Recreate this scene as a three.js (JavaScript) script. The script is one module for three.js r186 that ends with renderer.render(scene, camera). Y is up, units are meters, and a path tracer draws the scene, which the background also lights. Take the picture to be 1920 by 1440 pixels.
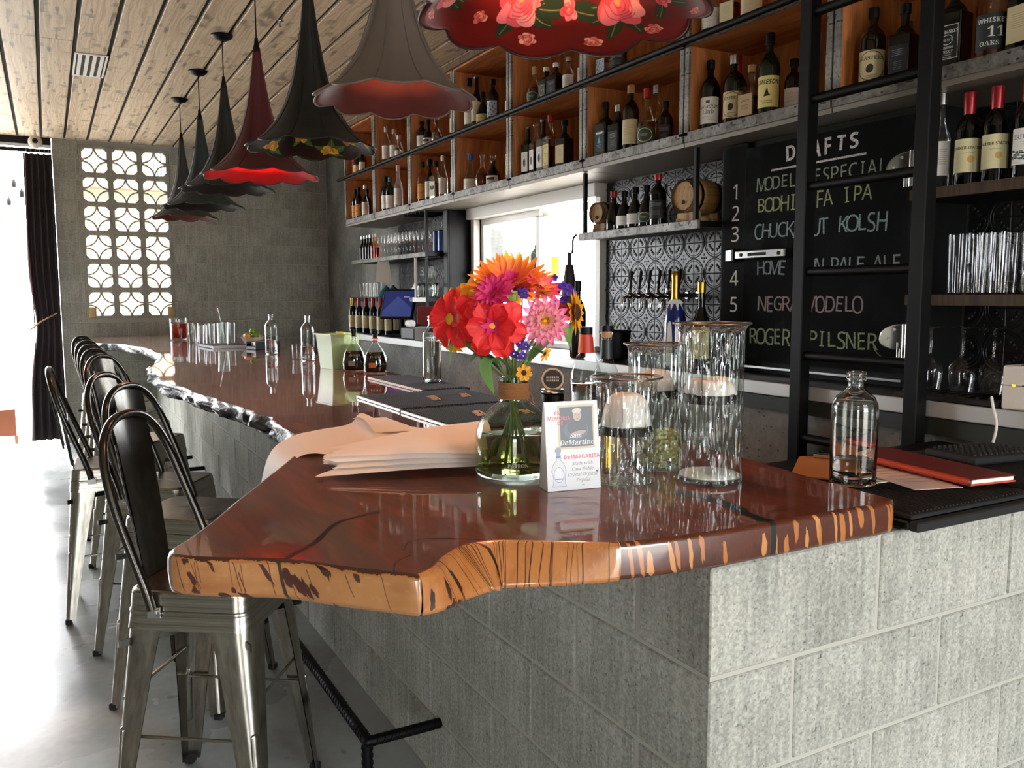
import * as THREE from 'three';
import { mergeGeometries, mergeVertices, toCreasedNormals } from 'three/addons/utils/BufferGeometryUtils.js';
import { ConvexGeometry } from 'three/addons/geometries/ConvexGeometry.js';
import { RoundedBoxGeometry } from 'three/addons/geometries/RoundedBoxGeometry.js';

// ---------- camera, sky, exposure ----------
const V = (x, y, z) => new THREE.Vector3(x, y, z), V2 = (x, y) => new THREE.Vector2(x, y);
const D2R = Math.PI / 180, PI = Math.PI;
const scene = new THREE.Scene();
const camera = new THREE.PerspectiveCamera(2 * Math.atan(720 / 1590) / D2R, 1920 / 1440, 0.05, 200);
camera.rotation.order = 'YXZ';
camera.position.set(0, 1.477, 0);
camera.rotation.set(-5.95 * D2R, -28.6 * D2R, -0.2 * D2R);
scene.background = new THREE.Color(0.95, 0.985, 1.03);
scene.backgroundIntensity = 19.0;                       // bright hazy daylight, far over the exposure of the room
const renderer = new THREE.WebGLRenderer({ antialias: true });
renderer.toneMapping = THREE.LinearToneMapping;
renderer.toneMappingExposure = 1.0;
renderer.shadowMap.enabled = true;

// ---------- helpers ----------
let seed = 7;
const rnd = () => { seed = (seed + 0x6d2b79f5) | 0; let t = Math.imul(seed ^ (seed >>> 15), 1 | seed); t = (t + Math.imul(t ^ (t >>> 7), 61 | t)) ^ t; return ((t ^ (t >>> 14)) >>> 0) / 4294967296; };
const rr = (a, b) => a + (b - a) * rnd(), lerp = (a, b, t) => a + (b - a) * t, clamp = (v, a, b) => Math.min(b, Math.max(a, v));
const sstep = (a, b, v) => { const t = clamp((v - a) / (b - a), 0, 1); return t * t * (3 - 2 * t); };
const taken = {};
const numbered = (n) => { const k = taken[n] = (taken[n] ?? -1) + 1; return k ? n + '_' + String(k).padStart(3, '0') : n; };
const merge = (g) => { if (!Array.isArray(g)) return g; if (g.length === 1) return g[0]; const any = g.some((x) => !x.index); return mergeGeometries(g.map((x) => { const y = any && x.index ? x.toNonIndexed() : x; for (const k of Object.keys(y.attributes)) if (!['position', 'normal', 'uv'].includes(k)) y.deleteAttribute(k); return y; })); };
function obj(name, geo, mat, parent = scene) {
  const m = new THREE.Mesh(merge(geo), mat); m.name = parent === scene ? numbered(name) : name; m.castShadow = m.receiveShadow = true; parent.add(m); return m;
}
function tag(o, label, category, group) { o.userData.label = label; o.userData.category = category; if (group) o.userData.group = group; return o; }
function thing(name, label, category, pos = [0, 0, 0], turn = 0, group) {
  const o = new THREE.Group(); o.name = numbered(name); scene.add(o); o.position.set(...pos); o.rotation.y = turn; return tag(o, label, category, group);
}
function dup(root, pos, turn, label) {
  const r = root.clone(); r.name = numbered(root.name.replace(/_\d\d\d$/, '')); r.userData = { ...root.userData }; scene.add(r); r.position.set(...pos); r.rotation.set(0, turn, 0); if (label) r.userData.label = label; return r;
}
function struct(name, geo, mat) { const m = obj(name, geo, mat); m.userData.kind = 'structure'; return m; }
function structGroup(name) { const g = new THREE.Group(); g.name = name; g.userData.kind = 'structure'; scene.add(g); return g; }

// uv in metres from position, by the axis each face looks along
function metric(geo, ou = 0, ov = 0, swap = false) {
  const g = geo.index ? geo.toNonIndexed() : geo; const p = g.attributes.position, n = g.attributes.normal, uv = new Float32Array(p.count * 2);
  for (let i = 0; i < p.count; i++) {
    const ax = Math.abs(n.getX(i)), ay = Math.abs(n.getY(i)), az = Math.abs(n.getZ(i)); let u, v;
    if (ax >= ay && ax >= az) { u = p.getZ(i); v = p.getY(i); } else if (ay >= az) { u = p.getX(i); v = p.getZ(i); } else { u = p.getX(i); v = p.getY(i); }
    if (swap) [u, v] = [v, u];
    uv[2 * i] = u + ou; uv[2 * i + 1] = v + ov;
  }
  g.setAttribute('uv', new THREE.BufferAttribute(uv, 2)); return g;
}
const cache = {};
function cbox(w, h, d, c = 0.003) {            // box with chamfered edges, 44 triangles
  const k = [w, h, d, c].join(); if (cache[k]) return cache[k].clone();
  const P = []; const X = w / 2, Y = h / 2, Z = d / 2;
  for (const a of [-1, 1]) for (const b of [-1, 1]) for (const e of [-1, 1]) P.push(V(a * X, b * (Y - c), e * (Z - c)), V(a * (X - c), b * Y, e * (Z - c)), V(a * (X - c), b * (Y - c), e * Z));
  return (cache[k] = metric(new ConvexGeometry(P))).clone();
}
const box = (w, h, d, x = 0, y = 0, z = 0, c = 0) => (c ? cbox(w, h, d, c) : metric(new THREE.BoxGeometry(w, h, d))).translate(x, y, z);
const span = (x0, x1, y0, y1, z0, z1, c = 0) => box(x1 - x0, y1 - y0, z1 - z0, (x0 + x1) / 2, (y0 + y1) / 2, (z0 + z1) / 2, c);
const cyl = (r0, r1, h, x = 0, y = 0, z = 0, s = 20) => new THREE.CylinderGeometry(r0, r1, h, s).translate(x, y, z);   // r0 top
const tube = (pts, r, seg = 24, rad = 8, closed = false) => new THREE.TubeGeometry(new THREE.CatmullRomCurve3(pts.map((p) => Array.isArray(p) ? V(...p) : p), closed), seg, r, rad, closed);
function rod(a, b, r, s = 8) { const A = V(...a), B = V(...b), d = B.clone().sub(A); const g = new THREE.CylinderGeometry(r, r, d.length(), s); g.applyQuaternion(new THREE.Quaternion().setFromUnitVectors(V(0, 1, 0), d.clone().normalize())); return g.translate(...A.add(B).multiplyScalar(0.5).toArray()); }
const lathe = (prof, s = 24) => new THREE.LatheGeometry(prof.map((p) => V2(Math.max(p[0], 0.0001), p[1])), s);
const move = (g, x = 0, y = 0, z = 0, ry = 0, rx = 0, rz = 0) => g.applyMatrix4(new THREE.Matrix4().compose(V(x, y, z), new THREE.Quaternion().setFromEuler(new THREE.Euler(rx, ry, rz, 'YXZ')), V(1, 1, 1)));
function gridGeo(nu, nv, f, uvf) {             // parametric surface
  const pos = [], uv = [], idx = [];
  for (let j = 0; j <= nv; j++) for (let i = 0; i <= nu; i++) { const q = f(i / nu, j / nv); pos.push(q[0], q[1], q[2]); const w = uvf ? uvf(i / nu, j / nv) : [i / nu, j / nv]; uv.push(w[0], w[1]); }
  for (let j = 0; j < nv; j++) for (let i = 0; i < nu; i++) { const a = j * (nu + 1) + i, b = a + 1, c = a + nu + 1, d = c + 1; idx.push(a, b, d, a, d, c); }
  const g = new THREE.BufferGeometry(); g.setAttribute('position', new THREE.Float32BufferAttribute(pos, 3)); g.setAttribute('uv', new THREE.Float32BufferAttribute(uv, 2)); g.setIndex(idx); g.computeVertexNormals(); return g;
}

// ---------- textures ----------
const hash = (x, y, s) => { let h = Math.imul(x, 374761393) ^ Math.imul(y, 668265263) ^ Math.imul(s, 2147483647 - 61); h = Math.imul(h ^ (h >>> 13), 1274126177); return ((h ^ (h >>> 16)) >>> 0) / 4294967296; };
function vn(x, y, px, py, s) {                 // value noise that tiles after px, py cells
  const x0 = Math.floor(x), y0 = Math.floor(y), fx = x - x0, fy = y - y0, u = fx * fx * (3 - 2 * fx), v = fy * fy * (3 - 2 * fy), m = (a, n) => ((a % n) + n) % n;
  const a = hash(m(x0, px), m(y0, py), s), b = hash(m(x0 + 1, px), m(y0, py), s), c = hash(m(x0, px), m(y0 + 1, py), s), d = hash(m(x0 + 1, px), m(y0 + 1, py), s);
  return lerp(lerp(a, b, u), lerp(c, d, u), v);
}
function fbm(u, v, fx, fy, oct, s) { let t = 0, a = 0.5, n = 0; for (let o = 0; o < oct; o++) { t += a * vn(u * fx, v * fy, fx, fy, s + o * 17); n += a; a *= 0.55; fx *= 2; fy *= 2; } return t / n; }
function dataTex(w, h, fn, srgb, mu = 1, mv = 1) {   // fn(u, v) -> [r,g,b] 0..255 or a number; mu, mv: metres that one repeat covers
  const d = new Uint8Array(w * h * 4);
  for (let y = 0; y < h; y++) for (let x = 0; x < w; x++) { const c = fn(x / w, y / h), i = (y * w + x) * 4, a = Array.isArray(c); d[i] = clamp(a ? c[0] : c, 0, 255); d[i + 1] = clamp(a ? c[1] : c, 0, 255); d[i + 2] = clamp(a ? c[2] : c, 0, 255); d[i + 3] = 255; }
  const t = new THREE.DataTexture(d, w, h); t.wrapS = t.wrapT = THREE.RepeatWrapping; t.magFilter = THREE.LinearFilter; t.repeat.set(1 / mu, 1 / mv); if (srgb) t.colorSpace = THREE.SRGBColorSpace; t.needsUpdate = true; return t;
}
function canvasTex(w, h, draw, srgb = true) {
  const c = document.createElement('canvas'); c.width = w; c.height = h; const g = c.getContext('2d'); draw(g, w, h);
  const t = new THREE.CanvasTexture(c); if (srgb) t.colorSpace = THREE.SRGBColorSpace; t.magFilter = THREE.LinearFilter; return t;
}
const mix3 = (a, b, t) => [lerp(a[0], b[0], t), lerp(a[1], b[1], t), lerp(a[2], b[2], t)];
const std = (color, o = {}) => new THREE.MeshStandardMaterial({ color, roughness: 0.7, side: THREE.DoubleSide, ...o });
const phys = (color, o = {}) => new THREE.MeshPhysicalMaterial({ color, roughness: 0.5, side: THREE.DoubleSide, ...o });

const blockTex = dataTex(1024, 1024, (u, v) => {
  const big = fbm(u, v, 5, 4, 3, 3), str = fbm(u, v, 90, 6, 2, 11), fine = fbm(u, v, 180, 180, 2, 23), pit = vn(u * 130, v * 130, 130, 130, 41), pit2 = vn(u * 260, v * 260, 260, 260, 47);
  let k = 156 + (big - 0.5) * 36 + (str - 0.5) * 30 + (fine - 0.5) * 52; if (pit > 0.9) k -= 55 * (pit - 0.9) / 0.1; if (pit2 > 0.86) k -= 62 * (pit2 - 0.86) / 0.14;
  return [k * 1.0, k * .995, k * 0.93];
}, true, 0.85, 0.85);
const blockBump = dataTex(512, 512, (u, v) => { const f = fbm(u, v, 90, 90, 3, 23), p = vn(u * 65, v * 65, 65, 65, 41); return 150 + (f - 0.5) * 120 - (p > 0.83 ? 110 * (p - 0.83) / 0.17 : 0); }, false, 0.42, 0.42);
const concTex = dataTex(512, 512, (u, v) => { const a = fbm(u, v, 4, 4, 5, 5), b = fbm(u, v, 60, 60, 2, 9), p = vn(u * 90, v * 90, 90, 90, 77); let k = 118 + (a - 0.5) * 80 + (b - 0.5) * 22 - (p > 0.9 ? 50 : 0); return [k, k * 1.0, k * 0.96]; }, true, 1.1, 1.1);
const floorTex = dataTex(1024, 1024, (u, v) => { const a = fbm(u, v, 3, 3, 6, 15), b = fbm(u, v, 14, 14, 4, 19), c = fbm(u, v, 120, 120, 2, 91), d = vn(u * 46, v * 46, 46, 46, 8); let k = 160 + (a - 0.5) * 64 + (b - 0.5) * 34 + (c - 0.5) * 12; if (d > 0.93) k -= 45 * (d - 0.93) / 0.07; return [k * .98, k, k * 0.99]; }, true, 2.6, 2.6);
const floorRough = dataTex(512, 512, (u, v) => 74 + (fbm(u, v, 5, 5, 5, 33) - 0.5) * 70, false, 1.9, 1.9);
const plankTex = [0, 1, 2].map((s) => dataTex(256, 1024, (u, v) => {
  const warp = fbm(u, v, 3, 3, 3, 60 + s) * 0.35, g = fbm(u * 1 + warp, v, 26, 3, 3, 70 + s * 7), f = fbm(u, v, 70, 40, 2, 90 + s), blot = fbm(u, v, 3, 14, 3, 130 + s * 3), kn = vn(u * 6 + (f - .5) * .4, v * 9 + (g - .5) * .5, 6, 9, 200 + s);
  let c = mix3([206, 186, 158], [166, 142, 114], clamp((g - 0.35) * 1.7, 0, 1)); const k = 1 + (f - 0.5) * 0.16 - 0.28 * sstep(0.62, 0.86, blot) - 0.38 * sstep(0.86, 0.99, kn); return [c[0] * k, c[1] * k, c[2] * k];
}, true, 0.21, 1.7));
const slabTex = dataTex(1024, 2048, (u, v) => {
  const w = fbm(u, v, 3, 4, 4, 301), g = fbm(u + (w - 0.5) * 0.25, v, 30, 4, 4, 311), f = fbm(u, v, 160, 18, 2, 321), big = fbm(u, v, 3, 5, 3, 331);
  let c = mix3([120, 52, 24], [74, 30, 15], clamp((g - 0.3) * 1.8, 0, 1)); c = mix3(c, [150, 70, 32], clamp((big - 0.5) * 1.4, 0, 0.55)); const k = 1 + (f - 0.5) * 0.3; return [c[0] * k, c[1] * k, c[2] * k];
}, true, 1.3, 2.6);
const orangeTex = dataTex(256, 1024, (u, v) => { const w = fbm(u, v, 2, 3, 3, 401) * 0.4, g = fbm(u + w, v, 14, 2, 3, 411), f = fbm(u, v, 80, 10, 2, 421), kn = vn(u * 4, v * 5, 4, 5, 431); let c = mix3([200, 126, 68], [150, 86, 42], clamp((g - 0.35) * 1.6, 0, 1)); const k = 1 + (f - 0.5) * 0.2 - 0.5 * sstep(0.93, 0.99, kn); return [c[0] * k, c[1] * k, c[2] * k]; }, true, 0.3, 1.0);
const steelTex = dataTex(512, 512, (u, v) => { const a = fbm(u, v, 5, 5, 4, 501), b = fbm(u, v, 60, 60, 2, 511); const k = 186 + (a - 0.5) * 90 + (b - 0.5) * 25; return [k * 1.01, k, k * 0.97]; }, true, 0.5, 0.5);
const wornTex = dataTex(512, 512, (u, v) => { const a = fbm(u, v, 8, 8, 4, 601), b = fbm(u, v, 50, 50, 2, 611), h = vn(u * 36, v * 36, 36, 36, 621); let k = 128 + (a - 0.5) * 110 + (b - 0.5) * 50; if (h > 0.86) k *= 0.35; return [k, k * 0.99, k * 0.96]; }, true, 0.45, 0.45);
const barkTex = dataTex(1024, 256, (u, v) => { const a = fbm(u, v, 60, 6, 3, 701), b = fbm(u, v, 130, 30, 2, 711); let c = mix3([14, 12, 11], [92, 82, 74], sstep(0.55, 0.8, a)); const k = 0.7 + b * 0.6; return [c[0] * k, c[1] * k, c[2] * k]; }, true, 1.5, 0.12);
const barkBump = dataTex(1024, 256, (u, v) => 255 * fbm(u, v, 60, 8, 4, 701), false, 1.5, 0.12);

const M = {
  block: std(0xffffff, { map: blockTex, bumpMap: blockBump, bumpScale: 0.0025, roughness: 0.92 }),
  mortar: std(0xa8a69b, { roughness: 0.95 }),
  conc: std(0xffffff, { map: concTex, roughness: 0.8 }),
  floor: std(0xffffff, { map: floorTex, roughnessMap: floorRough, roughness: 1.0 }),
  plank: plankTex.map((t) => std(0xffffff, { map: t, roughness: 0.5 })),
  dark: std(0x0c0b0a, { roughness: 0.8 }),
  black: phys(0x070707, { roughness: 0.45, specularIntensity: 0.4 }),
  blackSteel: phys(0x060606, { roughness: 0.5, specularIntensity: 0.35 }),
  slab: phys(0xffffff, { map: slabTex, roughness: 0.42, clearcoat: 1, clearcoatRoughness: 0.03 }),
  bark: phys(0xffffff, { map: barkTex, bumpMap: barkBump, bumpScale: 0.012, roughness: 0.55, clearcoat: 0.5, clearcoatRoughness: 0.2 }),
  gun: std(0xd4d0c8, { map: steelTex, metalness: 1, roughness: 0.27 }),
  gunShaded: phys(0x605d59, { map: steelTex, metalness: 0.9, roughness: 0.22 }),  // same stool steel, colour darkened to imitate the dark room its backs reflect
  rubber: std(0x0a0a0a, { roughness: 0.75 }),
  orange: std(0xffffff, { map: orangeTex, roughness: 0.6 }),
  worn: std(0xe4e2de, { map: wornTex, roughness: 0.5, metalness: 0.35 }),
  chrome: std(0xd8d8d6, { metalness: 1, roughness: 0.12 }),
  steel: std(0xb8b8b6, { metalness: 1, roughness: 0.3 }),
  white: std(0xe8e6e2, { roughness: 0.5 }),
  glass: phys(0xffffff, { roughness: 0.02, transmission: 1, thickness: 0, ior: 1.5 }),
  brass: std(0xb08a3c, { metalness: 1, roughness: 0.3 }),
};
// ---------- the setting ----------
const CEIL = 3.03, ZF = -9.65, XR = 2.86, XW = 0.97, ZE = -1.07, TOP = 1.08, CH = 0.2032, BL = 0.4064;
struct('floor', span(-4.8, 3.06, -0.15, 0, ZF - 0.2, 3.7), M.floor);
struct('ground', span(-40, 40, -0.3, -0.16, -60, 40), std(0xb9b0a2, { roughness: 0.9 }));
const ceiling = structGroup('ceiling');
obj('backing', span(-4.8, 3.06, CEIL + 0.025, CEIL + 0.2, ZF - 0.2, 3.7), M.dark, ceiling);
{ const pl = {};
  for (let i = -13; i < 14; i++) { const x = 0.134 + i * 0.2006; if (x > XR - 0.06) continue; let z = ZF + 0.01;
    while (z < 2.2) { const L = Math.min([2.45, 3.05, 3.65][Math.floor(rnd() * 3)], 3.6 - z), n = Math.floor(rnd() * 6), k = L.toFixed(2) + n; pl[k] ??= metric(cbox(0.177, 0.022, L - 0.004, 0.002).clone(), n * 0.037, n * 0.83);
      const m = obj('plank', pl[k], M.plank[n % 3], ceiling); m.position.set(x, CEIL + 0.0115 + rr(-0.001, 0.001), z + L / 2); z += L; } } }
// concrete block walls: every block a piece of its own over a recessed mortar core
const blockGeo = {};
function blockMesh(parent, cx, cy, cz, len, alongX, deep = 0.2, h = CH - 0.009) {
  const n = Math.floor(rnd() * 5), k = [len.toFixed(3), alongX, n, h.toFixed(3), deep].join();
  blockGeo[k] ??= metric((alongX ? cbox(len, h, deep, 0.003) : cbox(deep, h, len, 0.003)).clone(), n * 0.171 + len, n * 0.233);
  const m = obj('block', blockGeo[k], M.block, parent); m.position.set(cx + rr(-.0008, .0008), cy, cz + rr(-.0008, .0008)); return m;
}
const J = 0.009;
const wallFar = structGroup('wall_far');
{ const X0 = 0.115, X1 = XR, px0 = 0.352, px1 = 1.186, py0 = 1.262, py1 = 2.985;
  obj('mortar', [span(X0 + .004, px0, 0, CEIL, ZF - 0.196, ZF - 0.004), span(px1, X1 + 0.2, 0, CEIL, ZF - 0.196, ZF - 0.004), span(px0, px1, 0, py0, ZF - 0.196, ZF - 0.004), span(px0, px1, py1, CEIL, ZF - 0.196, ZF - 0.004)], M.mortar, wallFar);
  obj('lintel', span(-4.8, X0, 2.96, CEIL, ZF - 0.19, ZF), M.dark, wallFar);
  obj('side_panel', span(-4.8, -3.6, 0, 2.96, ZF - 0.19, ZF), M.block, wallFar);
  for (let r = 0; r < 15; r++) { const y0 = r * CH, y1 = Math.min(y0 + CH, CEIL), y = (y0 + y1) / 2, h = y1 - y0 - J, hole = y > py0 - 0.05 && y < py1;
    const put = (a, b) => b - a > 0.03 && blockMesh(wallFar, (a + b) / 2, y, ZF - 0.1, b - a - J, true, 0.2, h);
    const cuts = []; for (let x = X0 + (r % 2 ? -BL / 2 : 0); x < X1; x += BL) cuts.push(Math.max(x, X0)); cuts.push(X1);
    for (let i = 0; i + 1 < cuts.length; i++) { let a = cuts[i], b = cuts[i + 1]; if (!hole) put(a, b); else { if (a < px0) put(a, Math.min(b, px0)); if (b > px1) put(Math.max(a, px1), b); } } }
  // pierced screen blocks
  const bw = (px1 - px0) / 3, bh = (py1 - py0) / 6, ring = (r, w) => { const s = new THREE.Shape(); const a = new THREE.EllipseCurve(0, 0, r + w, r + w, 0, PI / 2).getPoints(8), b = new THREE.EllipseCurve(0, 0, r - w, r - w, PI / 2, 0, true).getPoints(8); s.setFromPoints([...a, ...b]); return s; };
  const frame = new THREE.Shape(); frame.moveTo(-bw / 2, -bh / 2); frame.lineTo(bw / 2, -bh / 2); frame.lineTo(bw / 2, bh / 2); frame.lineTo(-bw / 2, bh / 2); frame.closePath();
  const t = 0.023, c = 0.034, hole = new THREE.Path(); hole.setFromPoints([V2(-bw / 2 + t, -bh / 2 + t + c), V2(-bw / 2 + t, bh / 2 - t - c), V2(-bw / 2 + t + c, bh / 2 - t), V2(bw / 2 - t - c, bh / 2 - t), V2(bw / 2 - t, bh / 2 - t - c), V2(bw / 2 - t, -bh / 2 + t + c), V2(bw / 2 - t - c, -bh / 2 + t), V2(-bw / 2 + t + c, -bh / 2 + t)]); frame.holes.push(hole);
  const ex = (s) => new THREE.ExtrudeGeometry(s, { depth: 0.07, bevelEnabled: true, bevelSize: 0.002, bevelThickness: 0.002, bevelSegments: 1, curveSegments: 8 });
  const parts = [ex(frame)]; const R = bw / 2 - t + 0.004;
  for (let q = 0; q < 4; q++) { const g = ex(ring(R - 0.004, 0.0045)); g.rotateZ(q * PI / 2); const sx = [-1, 1, 1, -1][q], sy = [-1, -1, 1, 1][q]; g.translate(sx * (bw / 2 - t + .004), sy * (bh / 2 - t + .004), 0); parts.push(g); }
  const scr = metric(merge(parts));
  for (let i = 0; i < 3; i++) for (let j = 0; j < 6; j++) obj('screen_block', scr, M.block, wallFar).position.set(px0 + (i + 0.5) * bw, py0 + (j + 0.5) * bh, ZF - 0.06);
}
// right wall behind the back bar, with the pass-through opening
const WZ0 = -5.74, WZ1 = -4.12, WY0 = 1.17, WY1 = 2.15;
struct('wall_right', [span(XR, XR + 0.2, 0, CEIL, ZF, WZ0), span(XR, XR + 0.2, 0, CEIL, WZ1, 3.7), span(XR, XR + 0.2, 0, WY0, WZ0, WZ1), span(XR, XR + 0.2, WY1, CEIL, WZ0, WZ1)], M.conc);
struct('wall_left', [span(-4.8, -4.6, 0, CEIL, ZF, 3.7)], M.block);
struct('wall_rear', [span(-4.6, -2.4, 0, CEIL, 3.5, 3.7), span(-2.4, -1.1, 2.2, CEIL, 3.5, 3.7), span(-1.1, 0.9, 0, CEIL, 3.5, 3.7), span(0.9, 2.86, 2.75, CEIL, 3.5, 3.7)], M.block);

// bar front: long wall facing the stools and the end wall facing the photographer
const bar = thing('bar_counter_wall', 'long grey concrete block bar counter wall with a square corner under the wooden top', 'bar');
{ obj('mortar', [span(XW + .004, XW + .196, 0, 1.012, ZF, ZE - .004), span(XW + .196, XR, 0, 1.012, ZE - .196, ZE - .004)], M.mortar, bar);
  for (let r = 0; r < 5; r++) { const y = 1.016 - (r + 0.5) * CH;
    const ev = r % 2 === 0; let a = ZE, b = ev ? ZE - 0.212 : ZE - 0.425;
    if (ev) { blockMesh(bar, XW + 0.215 - J / 4, y, ZE - 0.1, 0.43 - J / 2, true); a = b; b -= BL; }
    for (; a > ZF + 0.02; a = b, b -= BL) { const e = Math.max(b, ZF + 0.005), fl = a === ZE ? J / 2 : 0; blockMesh(bar, XW + 0.1, y, (a + e + fl) / 2, a - e - J + fl, false); }
    a = ev ? XW + 0.43 : XW + 0.205; for (b = a + BL + 0.02; a < XR - 0.02; a = b, b += BL + 0.02) { const e = Math.min(b, XR - 0.005); if (e - a > 0.03) blockMesh(bar, (a + e) / 2, y, ZE - 0.1, e - a - J, true); } } }
// ---------- live-edge bar top ----------
{ const bt = thing('live_edge_slab', 'glossy red-brown live-edge wooden slab topping the bar, with pale sapwood front edge', 'countertop');
  // far to near along the stools, then the flared tip, then along the end wall (x, z, how far the foot of the edge stands out from its top)
  const far = [[.28, -9.64], [.30, -9.0], [.375, -8.2], [.524, -7.91], [.626, -7.4], [.667, -6.83], [.665, -6.3], [.63, -5.9], [.505, -5.25], [.466, -4.77], [.462, -4.35], [.482, -3.95], [.533, -3.66], [.576, -3.26], [.606, -2.94], [.618, -2.72], [.6, -2.43], [.552, -2.165]];
  const tip = [[.472, -2.008], [.385, -1.84], [.30, -1.68], [.235, -1.55], [.182, -1.456], [.15, -1.405], [.15, -1.375], [.19, -1.335], [.295, -1.263], [.36, -1.188], [.444, -1.098]];
  const hollow = [[.478, -1.118], [.522, -1.166], [.57, -1.197], [.617, -1.196], [.70, -1.145], [.781, -1.088]];
  const end = [[.853, -1.075], [.967, -1.062], [1.088, -1.058], [1.25, -1.058], [1.405, -1.058], [1.43, -1.07]];
  const inner = [[1.445, -1.25], [1.48, -1.52], [1.52, -2.1], [1.54, -2.9], [1.57, -4.2], [1.6, -5.2], [1.62, -7], [1.62, -9.64]];
  const dense = (pts, n) => new THREE.CatmullRomCurve3(pts.map((p) => V(p[0], 0, p[1])), false, 'centripetal').getPoints(n);
  const chain = []; const push = (pts, n, kind) => dense(pts, n).forEach((p, i) => { if (i || !chain.length) chain.push({ x: p.x, z: p.z, kind }); });
  const join = (a, b) => [a[a.length - 1], ...b];
  push(far, 150, 0); push(join(far, tip), 90, 1); push(join(tip, hollow), 50, 2); push(join(hollow, end), 60, 3);
  const nOuter = chain.length; push(join(end, inner), 60, 4);
  // waviness of the natural edge
  let s = 0; chain.forEach((p, i) => { if (i) s += Math.hypot(p.x - chain[i - 1].x, p.z - chain[i - 1].z); p.s = s; });
  const N = chain.length; chain.forEach((p, i) => { const a = chain[Math.max(i - 1, 0)], b = chain[Math.min(i + 1, N - 1)], d = Math.hypot(b.x - a.x, b.z - a.z); p.nx = (b.z - a.z) / d; p.nz = -(b.x - a.x) / d; });   // outward on the right of travel? fixed below
  const mid = [1.0, -4]; { const p = chain[60]; if (p.nx * (mid[0] - p.x) + p.nz * (mid[1] - p.z) > 0) chain.forEach((q) => { q.nx *= -1; q.nz *= -1; }); }
  chain.forEach((p) => { if (p.kind === 0) { const w = (vn(p.s * 9, 3, 999, 99, 5) - 0.5) * 0.035 + (vn(p.s * 26, 7, 999, 99, 6) - 0.5) * 0.018; p.x += p.nx * w; p.z += p.nz * w; } });
  const shape = new THREE.Shape(chain.map((p) => V2(p.x - p.nx * 0.006, -(p.z - p.nz * 0.006))));
  const top = new THREE.ShapeGeometry(shape); top.rotateX(-PI / 2).translate(0, TOP, 0); metric(top);
  const topG = metric(top); obj('top_surface', topG, M.slab, bt);
  const under = new THREE.ShapeGeometry(new THREE.Shape(chain.map((p) => V2(p.x - p.nx * 0.01, -(p.z - p.nz * 0.01))))); under.rotateX(-PI / 2).translate(0, 1.0175, 0); obj('underside', metric(under), M.slab, bt);
  // edge strips
  const T = TOP - 1.018;
  function strip(i0, i1, prof, mat, name) {
    const L = chain[i1].s - chain[i0].s, n = i1 - i0, g = gridGeo(n, prof.length - 1, (u, v) => { const p = chain[i0 + Math.round(u * n)], q = prof[Math.round(v * (prof.length - 1))](p); return [p.x + p.nx * q[0], q[1], p.z + p.nz * q[0]]; }, (u, v) => [(chain[i0 + Math.round(u * n)].s - chain[i0].s) / L, 1 - v]);
    return obj(name, g, mat, bt);
  }
  const i1 = chain.findIndex((p) => p.kind === 1), i2 = chain.findIndex((p) => p.kind === 2), i3 = chain.findIndex((p) => p.kind === 3), i4 = nOuter - 1;
  // bark side, ragged
  const bk = (p, k) => (vn(p.s * 14, k * 3.1, 999, 99, 50) - 0.5) * 0.05 + (vn(p.s * 40, k * 7, 999, 99, 51) - 0.5) * 0.022;
  const bg = strip(0, i1, [(p) => [-0.006, TOP], (p) => [0.001, TOP - 0.004], (p) => [0.004 + bk(p, 1) * .5, TOP - 0.014], (p) => [0.006 + bk(p, 2), TOP - 0.026], (p) => [0.0 + bk(p, 3), TOP - 0.042], (p) => [-0.006 + bk(p, 4) * .8, TOP - 0.056], (p) => [-0.02, 1.0175]], M.bark, 'bark_edge');
  { const uv = bg.geometry.attributes.uv, L = chain[i1].s; for (let i = 0; i < uv.count; i++) uv.setXY(i, uv.getX(i) * L, uv.getY(i) * 0.07); }
  const blotch = (g, w, h, n, col, fn) => { g.fillStyle = col; for (let i = 0; i < n; i++) fn(i); };
  const grainPaint = (g, w, h, base, dark, light, seedK) => { const im = g.createImageData(w, h); for (let y = 0; y < h; y++) for (let x = 0; x < w; x++) { const u = x / w, v = y / h, a = fbm(u + v * 0.06, v, 24, 5, 3, seedK), b = fbm(u, v, 120, 18, 2, seedK + 9); let c = mix3(base, dark, clamp((a - 0.45) * 1.6, 0, 1)); c = mix3(c, light, clamp((b - 0.6) * 1.4, 0, 0.6)); const i = (y * w + x) * 4; im.data[i] = c[0]; im.data[i + 1] = c[1]; im.data[i + 2] = c[2]; im.data[i + 3] = 255; } g.putImageData(im, 0, 0); };
  const blob = (g, x, y, rx, ry, rot) => { g.beginPath(); for (let k = 0; k <= 14; k++) { const a = k / 14 * 2 * PI, r = 0.75 + rnd() * 0.5, X = Math.cos(a) * rx * r, Y = Math.sin(a) * ry * r; const q = [x + X * Math.cos(rot) - Y * Math.sin(rot), y + X * Math.sin(rot) + Y * Math.cos(rot)]; k ? g.lineTo(...q) : g.moveTo(...q); } g.closePath(); g.fill(); };
  // tip: s runs from the notch, round the point, along the saw-cut front
  const cut = chain.slice(i1, i2 + 1), Lt = chain[i2].s - chain[i1].s, sTip = (cut.reduce((a, b) => (b.x < a.x ? b : a)).s - chain[i1].s) / Lt;
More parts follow.
